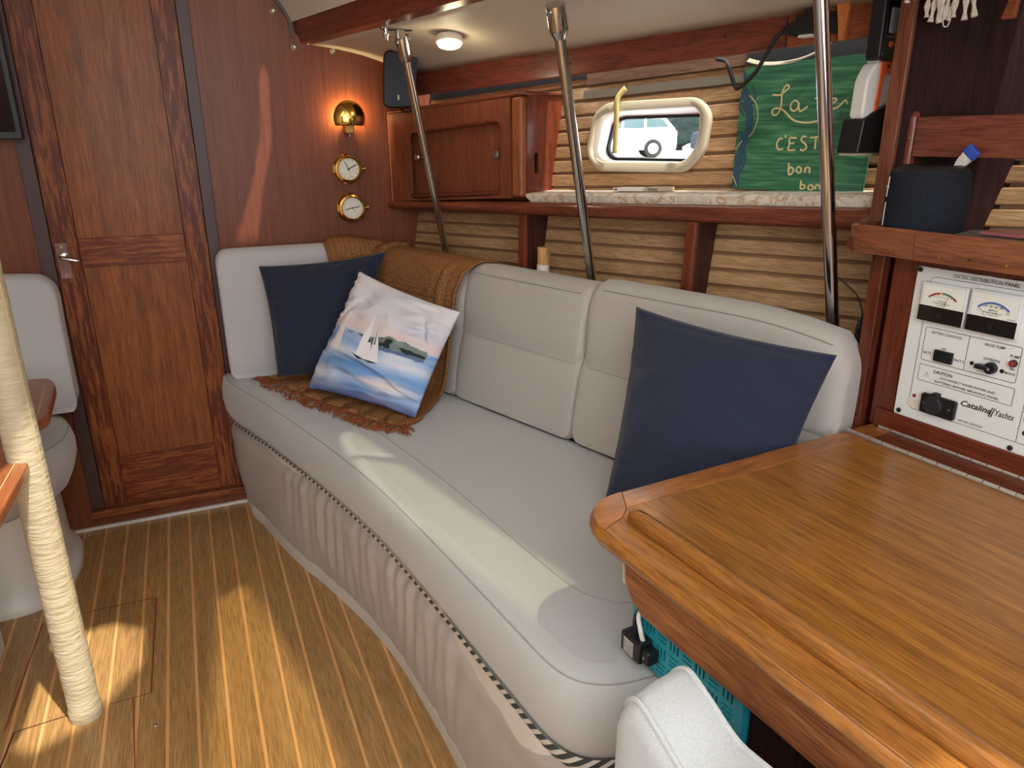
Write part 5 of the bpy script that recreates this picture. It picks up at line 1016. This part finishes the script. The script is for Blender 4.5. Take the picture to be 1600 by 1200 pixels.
for v, z in ((0.2690, 0.954), (0.2715, 0.928), (0.30, 0.954), (0.30, 0.928)): MB().lathe([(0.0052, 0), (0.005, 0.0015), (0.003, 0.001), (0.0, 0.0008)], nvp(0.790, v, z), -U, 14).build('breaker_hole', M['ink'], dp)

# things on the nav shelf
bs = thing('portable_speaker', 'black cloth covered portable speaker standing on the nav shelf', 'speaker', nvp(0.83, -0.018, 1.246))
def spr(z, r_, sq=1.0): return [nvp(0.828 + r_ * math.cos(a), -0.020 + r_ * 1.03 * math.sin(a), z) for a in [2 * pi * j / 40 for j in range(40)]]
MB().loft([spr(1.2465, 0.050), spr(1.249, 0.062), spr(1.256, 0.070), spr(1.275, 0.0735), spr(1.32, 0.0745), spr(1.365, 0.0725), spr(1.381, 0.070)]).build('cloth_body', M['grille'], bs, angle=60)
MB().loft([spr(1.3805, 0.0685), spr(1.388, 0.064), spr(1.394, 0.058), spr(1.395, 0.052), spr(1.392, 0.045)]).build('top_cap', M['black'], bs, angle=60)
def onspk(a, z): r_ = 0.0752 + (0.0 if z < 1.35 else -0.045 * (z - 1.35)); return nvp(0.828 + r_ * math.cos(a), -0.020 + r_ * 1.03 * math.sin(a), z)
aa = math.radians(216)
for P_, w in (([onspk(aa, z) for z in (1.333, 1.345, 1.36, 1.372)], 0.003), ([onspk(aa, z) for z in (1.275, 1.295, 1.322)], 0.003), ([onspk(aa - 0.05, 1.352), onspk(aa, 1.352), onspk(aa + 0.10, 1.352)], 0.0042)):
    n = (P_[0] - nvp(0.828, -0.020, P_[0].z)).normalized(); MB().ribbon(P_, n, w, 0.0008).build('raised_mark', M['whitep'], bs, smooth=False, solid=0.001)
cs = thing('cord_stub', 'folded white strap with blue taped end behind the black speaker', 'strap', nvp(0.85, 0.04, 1.38))
P_ = [nvp(0.842, 0.018, 1.380), nvp(0.842, 0.030, 1.400), nvp(0.842, 0.042, 1.414)]
MB().loft([[p + V * dv * w + Z * dz * w - U * du for dv, dz, du in ((-0.8, 0.7, 0.004), (0.8, -0.7, 0.004), (0.8, -0.7, -0.004), (-0.8, 0.7, -0.004))] for p, w in zip(P_, (0.007, 0.010, 0.012))]).build('strap', M['rope'], cs, bevel=0.002)
P2 = [nvp(0.842, 0.040, 1.412), nvp(0.842, 0.053, 1.426)]
MB().loft([[p + V * dv * w + Z * dz * w - U * du for dv, dz, du in ((-0.8, 0.7, 0.006), (0.8, -0.7, 0.006), (0.8, -0.7, -0.006), (-0.8, 0.7, -0.006))] for p, w in zip(P2, (0.0135, 0.0125))]).build('blue_end', M['bluetip'], cs, bevel=0.003, seg=3)
gt = thing('grey_folder', 'flat grey folder lying on the nav shelf behind the speaker', 'folder', nvp(0.90, 0.16, 1.246))
MB().prism([nvp(0.775, 0.080, 1.2465), nvp(0.86, 0.062, 1.2465), nvp(0.97, 0.10, 1.2465), nvp(0.97, 0.34, 1.2465), nvp(0.775, 0.34, 1.2465)], Z * 0.026).build('folder', M['grey'], gt, bevel=0.002)
ph = MB().prism([nvp(0.785, 0.120, 1.2735), nvp(0.86, 0.110, 1.2735), nvp(0.88, 0.27, 1.2735), nvp(0.79, 0.29, 1.2735)], Z * 0.008).build('phone_case', M['pink'], None, bevel=0.003)
ph.location = (0, 0, 0); tag(ph, 'dull pink phone case lying on the grey folder at the right edge', 'phone')

# handheld receiver, lamp and holder forward of the partition
hr = thing('handheld_receiver', 'black handheld receiver with grey screen and orange buttons by the partition', 'receiver', nvp(0.90, -0.19, 1.60))
def dvp(u, z, v=-0.19): return nvp(u, v, z)
def dprism(poly, v0, v1, name, mat, par, bev=0.002, seg=2): return MB().loft([[nvp(u, v0, z) for u, z in poly], [nvp(u, v1, z) for u, z in poly]]).build(name, mat, par, bevel=bev, seg=seg)
dprism(roundpoly([(0.848, 1.603), (0.935, 1.603), (0.935, 1.79), (0.846, 1.79)], 0.010, 4), -0.225, -0.190, 'case', M['black'], hr, 0.004)
dprism(rrect(0.859, 0.925, 1.645, 1.715, 0.003, 2), -0.1905, -0.1885, 'screen_bezel', M['blackg'], hr, 0.0005); dprism(rrect(0.866, 0.925, 1.655, 1.704, 0.002, 2), -0.1890, -0.1878, 'screen', M['greyscreen'], hr, 0)
MB().lathe([(0.0065, 0), (0.006, 0.003), (0, 0.003)], nvp(0.880, -0.190, 1.634), V, 14).build('orange_button', M['orange'], hr)
dprism([(0.889, 1.634), (0.901, 1.627), (0.901, 1.641)], -0.190, -0.187, 'orange_button', M['orange'], hr, 0.0005); MB().lathe([(0.0075, 0), (0.006, 0.002), (0, 0.001)], nvp(0.861, -0.190, 1.616), V, 14).build('corner_boss', M['rubber'], hr)
fl = thing('hand_lamp', 'white and orange waterproof lamp standing in a black holder', 'lamp', nvp(0.89, -0.21, 1.49))
dprism(roundpoly([(0.833, 1.485), (0.916, 1.485), (0.916, 1.600), (0.858, 1.600), (0.836, 1.565)], 0.012, 4), -0.235, -0.200, 'lamp_body', M['whitep'], fl, 0.006, 3)
dprism([(0.866, 1.490), (0.878, 1.494), (0.884, 1.570), (0.892, 1.578), (0.916, 1.578), (0.916, 1.602), (0.870, 1.601), (0.872, 1.560)], -0.2005, -0.1970, 'orange_trim', M['orange'], fl, 0.001)
dprism(rrect(0.866, 0.916, 1.600, 1.608, 0.003, 2), -0.232, -0.203, 'lamp_collar', M['whitep'], fl); dprism(rrect(0.868, 0.912, 1.606, 1.6255, 0.004, 2), -0.23, -0.205, 'lamp_cap', M['black'], fl)
MB().lathe([(0.0035, 0), (0.0035, 0.001), (0, 0.001)], nvp(0.893, -0.197, 1.592), V, 10).build('lanyard_hole', M['ink'], fl)
wh = thing('lamp_holder', 'black wedge shaped plastic holder under the white orange lamp', 'holder', nvp(0.89, -0.2, 1.412))
dprism([(0.826, 1.414), (0.936, 1.414), (0.936, 1.5225), (0.907, 1.5205), (0.870, 1.503), (0.835, 1.484)], -0.250, -0.194, 'holder_body', M['black'], wh, 0.004); dprism([(0.915, 1.440), (0.936, 1.436), (0.936, 1.5235), (0.922, 1.519)], -0.195, -0.188, 'holder_rib', M['rubber'], wh, 0.002)
dprism([(0.832, 1.409), (0.936, 1.409), (0.936, 1.414), (0.832, 1.414)], -0.245, -0.200, 'holder_foot', M['cream'], wh, 0)

# ------------------------------------------------------------------ under the chart table
tb_ = thing('storage_basket', 'teal slotted plastic basket under the chart table on settee end', 'basket', nvp(0.2, 0.2, 0.585))
zb0, zb1 = 0.588, 0.69
slots = []
cells = [(0.072 + 0.034 * i, k) for i in range(9) for k in range(3)]
for i in range(8):
    for k in range(3):
        cv_, cz = 0.088 + 0.030 * i, 0.604 + 0.031 * k
        if (i + k) % 2 == 0:
            for q_ in range(3): slots.append(rrect(cv_ - 0.011, cv_ + 0.011, cz - 0.0095 + q_ * 0.0085, cz - 0.0055 + q_ * 0.0085, 0.001, 1))
        else:
            for q_ in range(3): slots.append(rrect(cv_ - 0.011 + q_ * 0.0085, cv_ - 0.007 + q_ * 0.0085, cz - 0.011, cz + 0.012, 0.001, 1))
vs_, fs_ = fill_holes([(0.070, zb0), (0.328, zb0), (0.328, zb1), (0.070, zb1)], slots, lambda v, z: nvp(0.062, v, z)); MB().add(vs_, fs_).build('slotted_side', M['teal'], tb_, solid=0.003, smooth=False)
nbox(MB(), 0.062, 0.20, 0.0685, 0.0715, zb0, zb1).build('end_wall', M['teal'], tb_, smooth=False); nbox(MB(), 0.062, 0.20, 0.326, 0.329, zb0, zb1).build('end_wall', M['teal'], tb_, smooth=False)
nbox(MB(), 0.20, 0.203, 0.0685, 0.329, zb0, zb1).build('back_wall', M['teal'], tb_, smooth=False); nbox(MB(), 0.0605, 0.204, 0.067, 0.330, zb0 - 0.003, zb0 + 0.003).build('bottom', M['teal'], tb_, smooth=False)
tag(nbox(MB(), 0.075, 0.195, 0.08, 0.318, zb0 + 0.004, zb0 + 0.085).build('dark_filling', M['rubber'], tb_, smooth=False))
ad = thing('power_adapter', 'black power adapter with white cable hanging on the teal basket', 'adapter', nvp(0.05, 0.12, 0.60))
MB().prism([nvp(0.030, 0.076, 0.607), nvp(0.060, 0.076, 0.607), nvp(0.060, 0.128, 0.607), nvp(0.030, 0.128, 0.607)], Z * 0.040).build('adapter_body', M['black'], ad, bevel=0.004)
nbox(MB(), 0.034, 0.060, 0.126, 0.146, 0.612, 0.640).build('adapter_lug', M['black'], ad, bevel=0.006, seg=3)
for i in range(7): nbox(MB(), 0.0292, 0.0302, 0.086, 0.112, 0.613 + i * 0.0042, 0.6142 + i * 0.0042).build('vent_line', M['whitep'], ad, smooth=False)
MB().lathe([(0.0025, 0), (0.002, 0.001), (0, 0.001)], nvp(0.0335, 0.136, 0.627), -U, 8).build('screw', M['nickel'], ad)
MB().tube(catmull([nvp(0.045, 0.118, 0.645), nvp(0.043, 0.112, 0.665), nvp(0.050, 0.098, 0.682), nvp(0.070, 0.090, 0.692)], 6), 0.0042, 10).build('cable', M['whitep'], ad)
MB().tube(catmull([nvp(0.048, 0.094, 0.645), nvp(0.050, 0.090, 0.672), nvp(0.065, 0.088, 0.69)], 6), 0.0042, 10).build('cable', M['rubber'], ad)

# ------------------------------------------------------------------ nav seat in the foreground
ch = thing('nav_chair', 'pale grey piped nav seat in front of the chart table', 'chair', nvp(-0.1, 0.6, 0.0))
def topz(v):
    t = max(0, min(1, (v - 0.315) / 0.115)); return 0.776 - 0.040 * t * t * (3 - 2 * t) + 0.012 * max(0, min(1, (v - 0.43) / 0.12))
rings = []
prof = [(0.0, 0.55, 0.13), (0.003, 0.80, 0.060), (0.010, 0.92, 0.028), (0.025, 0.985, 0.008), (0.045, 1.0, 0.0), (0.09, 1.0, 0.0), (0.115, 1.0, 0.0), (0.14, 1.0, 0.0), (0.165, 1.0, 0.0), (0.19, 1.0, 0.0), (0.24, 1.0, 0.0), (0.3, 1.0, 0.0), (0.5, 1.0, 0.0), (0.8, 1.0, 0.0)]
def chsec(v, k_, dz):
    uc, hw = -0.086, 0.054 * k_; zt_ = topz(v) - dz; rr = 0.022
    lo = 0.42
    left = -0.006 * math.sin(min(1, (v - 0.28) / 0.3) * pi)
    pts = [(uc - hw, lo), (uc - hw - 0.004, (lo + zt_) / 2), (uc - hw - 0.002, zt_ - rr * 1.3), (uc - hw + 0.003, zt_ - rr * 0.6), (uc - hw + rr * 0.6, zt_ - rr * 0.12), (uc - hw + rr * 1.2, zt_ + 0.002), (uc, zt_ + 0.005), (uc + hw - rr * 1.2, zt_ + 0.002), (uc + hw - rr * 0.6, zt_ - rr * 0.12), (uc + hw - 0.003, zt_ - rr * 0.6), (uc + hw, zt_ - rr * 1.3), (uc + hw + 0.004, (lo + zt_) / 2), (uc + hw, lo)]
    return [nvp(u, v, z - 0.022 * max(0, min(1, (uc + hw - u) / (2 * hw)))) for u, z in pts]
MB().loft([chsec(0.282 + d_, k_, dz) for d_, k_, dz in prof]).build('backrest', M['chair'], ch, angle=80)
def chpipe(side):
    P_ = []
    for d_, k_, dz in prof[1:]:
        v = 0.282 + d_; P_.append(chsec(v, k_, dz)[4 if side < 0 else 8])
    z_end = chsec(0.2825, 0.8, 0.06)[1 if side < 0 else 11]
    return [Vector((P_[0].x, P_[0].y, 0.45)), Vector((P_[0].x, P_[0].y, 0.60))] + P_
MB().tube(catmull(chpipe(-1), 3), 0.0042, 8).build('piping', M['chair'], ch); MB().tube(catmull(chpipe(1), 3), 0.0042, 8).build('piping', M['chair'], ch)
off_ = [p + U * 0.012 + Z * 0.001 for p in catmull(chpipe(-1)[3:], 3)]; MB().tube(off_, 0.0016, 6).build('stitch_line', M['seam'], ch)
nbox(MB(), -0.42, -0.06, 0.36, 0.85, 0.40, 0.50).build('seat_pad', M['chair'], ch, bevel=0.03, seg=4); nbox(MB(), -0.30, -0.18, 0.52, 0.68, 0.0, 0.41).build('seat_post', M['white'], ch, bevel=0.01)

# ------------------------------------------------------------------ port dinette at the left edge
mp_ = thing('support_post', 'cream leather wrapped round post standing on the cabin sole', 'post', (-0.411, 1.893, 0.0))
MB().lathe([(0.0, 0.0), (0.0385, 0.0), (0.0395, 0.004), (0.0395, 0.03), (0.0375, 0.036), (0.0375, 0.10)] + [(0.0380 + 0.0003 * math.sin(i * 2.1) + 0.0003 * math.sin(i * 0.9), 0.10 + i * 0.012) for i in range(1, 183)] + [(0.0, 2.298)], (-0.411, 1.893, 0.0), Z, 36).build('leather_sleeve', M['leather'], mp_, angle=60)
MB().tube([(-0.411 + 0.0383 * math.cos(-0.55), 1.893 + 0.0383 * math.sin(-0.55), 0.24 + 0.06 * i) for i in range(34)], 0.0012, 5).build('stitching', M['gold'], mp_)
dt = thing('dinette_table', 'folded teak dinette table with rounded leaves at left edge', 'table', (-0.62, 2.1, 0.0))
def tleaf(P, z, name, th=0.028):
    pp_ = roundpoly(P, 0.035, 5); return MB().prism([(x, y, z - th) for x, y in pp_], Z * th).build(name, M['dinette'], dt, bevel=0.006, seg=3)
l1 = tleaf([(-0.95, 2.052), (-0.405, 2.030), (-0.398, 1.94), (-0.412, 1.55), (-0.95, 1.40)], 0.75, 'table_leaf')
l2 = tleaf([(-0.95, 2.62), (-0.450, 2.575), (-0.420, 2.485), (-0.402, 2.180), (-0.43, 2.125), (-0.95, 2.12)], 0.75, 'table_leaf')
MB().tube([(-0.430, 2.0, 0.7503), (-0.424, 1.95, 0.7503), (-0.437, 1.57, 0.7503)], 0.0012, 5).build('inlay_line', M['gold'], l1); MB().tube([(-0.446, 2.47, 0.7503), (-0.430, 2.21, 0.7503), (-0.446, 2.15, 0.7503)], 0.0012, 5).build('inlay_line', M['gold'], l2)
wbox(MB(), -0.76, -0.66, 1.9, 2.3, 0.0, 0.722).build('pedestal', M['white'], dt, bevel=0.01); wbox(MB(), -0.90, -0.50, 2.02, 2.16, 0.700, 0.7215).build('table_bearer', M['dinette'], dt, bevel=0.004)
P0_ = Vector((-1.06, 2.865, 0))
def pf(s, o, z): return P0_ + X * s + Y * o + Z * (z - 0.584 + 0.535)
r5, sec5 = back_cushion('back_cushion', 'pale grey dinette back cushion left of the teak door', 0.0, 0.628, 0.495, pf, depth=0.115, rec=0.02, mid=0.0001, mat='pale', endr=0.05, bigend=0.03)
ps = thing('dinette_cushion', 'pale grey rounded dinette seat cushion left of the door', 'seat cushion', (-0.9, 2.7, 0.3))
PO = [Vector(p) for p in [(-1.55, 2.98, 0), (-1.55, 2.40, 0)]] + catmull([(-0.95, 2.40, 0), (-0.70, 2.42, 0), (-0.56, 2.50, 0), (-0.468, 2.63, 0), (-0.452, 2.76, 0), (-0.475, 2.88, 0), (-0.53, 2.98, 0)], 5)
PN = []
for i in range(len(PO)): t = (PO[(i + 1) % len(PO)] - PO[i - 1]).normalized(); PN.append(Vector((t.y, -t.x, 0)))
def pring(d_, z): return [PO[i] - PN[i] * d_ + Z * z for i in range(len(PO))]
MB().loft([pring(0.10, 0.300), pring(0.06, 0.308), pring(0.03, 0.335), pring(0.01, 0.375), pring(-0.004, 0.42), pring(-0.006, 0.46), pring(0.002, 0.495), pring(0.012, 0.512), pring(0.05, 0.526), pring(0.12, 0.531)]).build('cushion', M['pale'], ps, angle=60)
MB().tube([PO[i] - PN[i] * 0.008 + Z * 0.5085 for i in range(2, len(PO))], 0.0013, 6).build('seam', M['seam'], ps)
db = thing('dinette_bench', 'white moulded base under dinette seat meeting the floor', 'settee base', (-0.9, 2.7, 0))
PB = [Vector(p) for p in [(-1.55, 2.975, 0), (-1.55, 2.46, 0)]] + catmull([(-0.95, 2.452, 0), (-0.72, 2.456, 0), (-0.60, 2.474, 0), (-0.535, 2.55, 0), (-0.503, 2.66, 0), (-0.498, 2.76, 0), (-0.510, 2.88, 0), (-0.545, 2.975, 0)], 5)
cB = Vector((-1.0, 2.75, 0))
def bring(k_, z): return [p + (cB - p).normalized() * k_ + Z * z for p in PB]
MB().loft([bring(0.0, 0.0), bring(0.0, 0.018), bring(0.008, 0.03), bring(0.022, 0.04), bring(0.03, 0.07), bring(0.035, 0.32)]).build('moulded_base', M['white'], db, angle=50)

# ------------------------------------------------------------------ outside the port light
def car(name, label, o, ax_, L, H, W, body, glassm, dark=False):
    t = thing(name, label, 'car', o); o = Vector(o); a = Vector(ax_).normalized(); n = Vector((-a.y, a.x, 0))
    prof = [(0.0, 0.35), (0.0, 0.75), (0.05, 0.98), (0.20, 1.02), (0.95, 1.10), (1.45, H - 0.06), (1.8, H), (L - 0.55, H - 0.02), (L - 0.12, 1.15), (L, 0.95), (L, 0.40), (L - 0.1, 0.30), (0.15, 0.28)]
    def pp(x, y, z): return o + a * x + n * y + Z * z
    MB().loft([[pp(x, -W / 2, z) for x, z in prof], [pp(x, W / 2, z) for x, z in prof]]).build('car_body', body, t, bevel=0.08, seg=3)
    for y0, y1 in ((-W / 2 - 0.012, -W / 2 + 0.01), (W / 2 - 0.01, W / 2 + 0.012)):
        for q_ in ([(1.15, 1.14), (1.55, H - 0.14), (2.25, H - 0.11), (2.25, 1.14)], [(2.35, 1.14), (2.35, H - 0.11), (3.15, H - 0.11), (3.15, 1.14)], [(3.25, 1.16), (3.25, H - 0.12), (L - 0.62, H - 0.14), (L - 0.34, 1.18)]):
            MB().loft([[pp(x, y0, z) for x, z in q_], [pp(x, y1, z) for x, z in q_]]).build('side_window', glassm, t, smooth=False)
        for xw in (0.85, L - 0.95):
            w_ = MB().lathe([(0.0, -0.03), (0.34, -0.03), (0.36, 0.0), (0.36, 0.16), (0.34, 0.2), (0.0, 0.2)], pp(xw, y0 if y0 < 0 else y1, 0.36), n if y0 < 0 else -n, 20).build('wheel', M['rubber'], t)
            MB().lathe([(0.0, -0.035), (0.19, -0.035), (0.22, -0.028)], pp(xw, y0 if y0 < 0 else y1, 0.36), n if y0 < 0 else -n, 18).build('wheel_hub', M['nickel'], w_)
    MB().loft([[pp(1.00, y, 1.12) for y in (-W / 2 + 0.15, W / 2 - 0.15)] + [pp(1.43, y, H - 0.10) for y in (W / 2 - 0.22, -W / 2 + 0.22)], [pp(0.98, y, 1.14) for y in (-W / 2 + 0.15, W / 2 - 0.15)] + [pp(1.41, y, H - 0.08) for y in (W / 2 - 0.22, -W / 2 + 0.22)]]).build('windscreen', glassm, t, smooth=False)
    MB().loft([[pp(L - 0.05, y, 0.85) for y in (-W / 2 + 0.05, -W / 2 + 0.25)] + [pp(L - 0.05, y, 1.05) for y in (-W / 2 + 0.25, -W / 2 + 0.05)], [pp(L + 0.02, y, 0.85) for y in (-W / 2 + 0.05, -W / 2 + 0.25)] + [pp(L + 0.02, y, 1.05) for y in (-W / 2 + 0.25, -W / 2 + 0.05)]]).build('tail_lamp', M['red'], t, smooth=False)
cg = plain('car_glass', srgb(70, 96, 100), 0.3)
car('white_car', 'white estate car parked outside, seen through the port light', (14.9, 28.4, 0.66), (0.90, -0.43, 0), 4.5, 1.62, 1.8, plain('car_white', srgb(236, 236, 236), 0.3), cg)
car('dark_car', 'dark blue car parked beyond the white car outside the port light', (20.6, 27.2, 0.66), (0.90, -0.43, 0), 4.5, 1.5, 1.8, plain('car_blue', srgb(34, 42, 60), 0.7, spec=0.1), cg)
tm = plain('tree_leaf', srgb(48, 62, 60), 0.9, spec=0.1); random.seed(3)
for i, (x, y, s) in enumerate(((29.5, 40.5, 2.3), (34, 38, 2.35), (38, 35, 2.3))):
    t = thing('tree', ['dark round tree furthest left beyond the parked cars', 'taller tree in the middle beyond the parked cars', 'dark round tree furthest right beyond the parked cars'][i], 'tree', (x, y, 0.66))
    MB().tube([(x, y, 0.66), (x + 0.1, y, 2.2), (x, y, 3.4)], [0.22, 0.16, 0.1], 8).build('trunk', M['rubber'], t)
    bm = bmesh.new(); bmesh.ops.create_icosphere(bm, subdivisions=4, radius=s)
    for v in bm.verts: v.co *= 1 + 0.28 * mnoise.noise(v.co * 0.9 + Vector((i * 9, 0, 0))) + 0.12 * mnoise.noise(v.co * 2.6)
    me = bpy.data.meshes.new('crown'); bm.to_mesh(me); bm.free(); me.materials.append(tm); o = bpy.data.objects.new('crown', me); COL.objects.link(o); o.parent = t; o.location = (0, 0, 0.45 + s)

# size the lettering to the photograph
bpy.context.view_layer.update()
dg_ = bpy.context.evaluated_depsgraph_get()
DIM = [o.dimensions.copy() for o, *_ in TXT]
for (o, R_, p, w, h), d in zip(TXT, DIM):
    sx = w / max(d.x, 1e-6); sy = h / max(d.y, 1e-6)
    me = bpy.data.meshes.new_from_object(o.evaluated_get(dg_)); nm_ = o.name; pr_ = o.parent; bpy.data.objects.remove(o); o = bpy.data.objects.new('lettering', me); COL.objects.link(o); o.parent = pr_
    o.matrix_parent_inverse = Matrix.Identity(4); o.matrix_basis = Matrix.Translation(p) @ R_ @ Matrix.Diagonal((sx, sy, 1, 1))
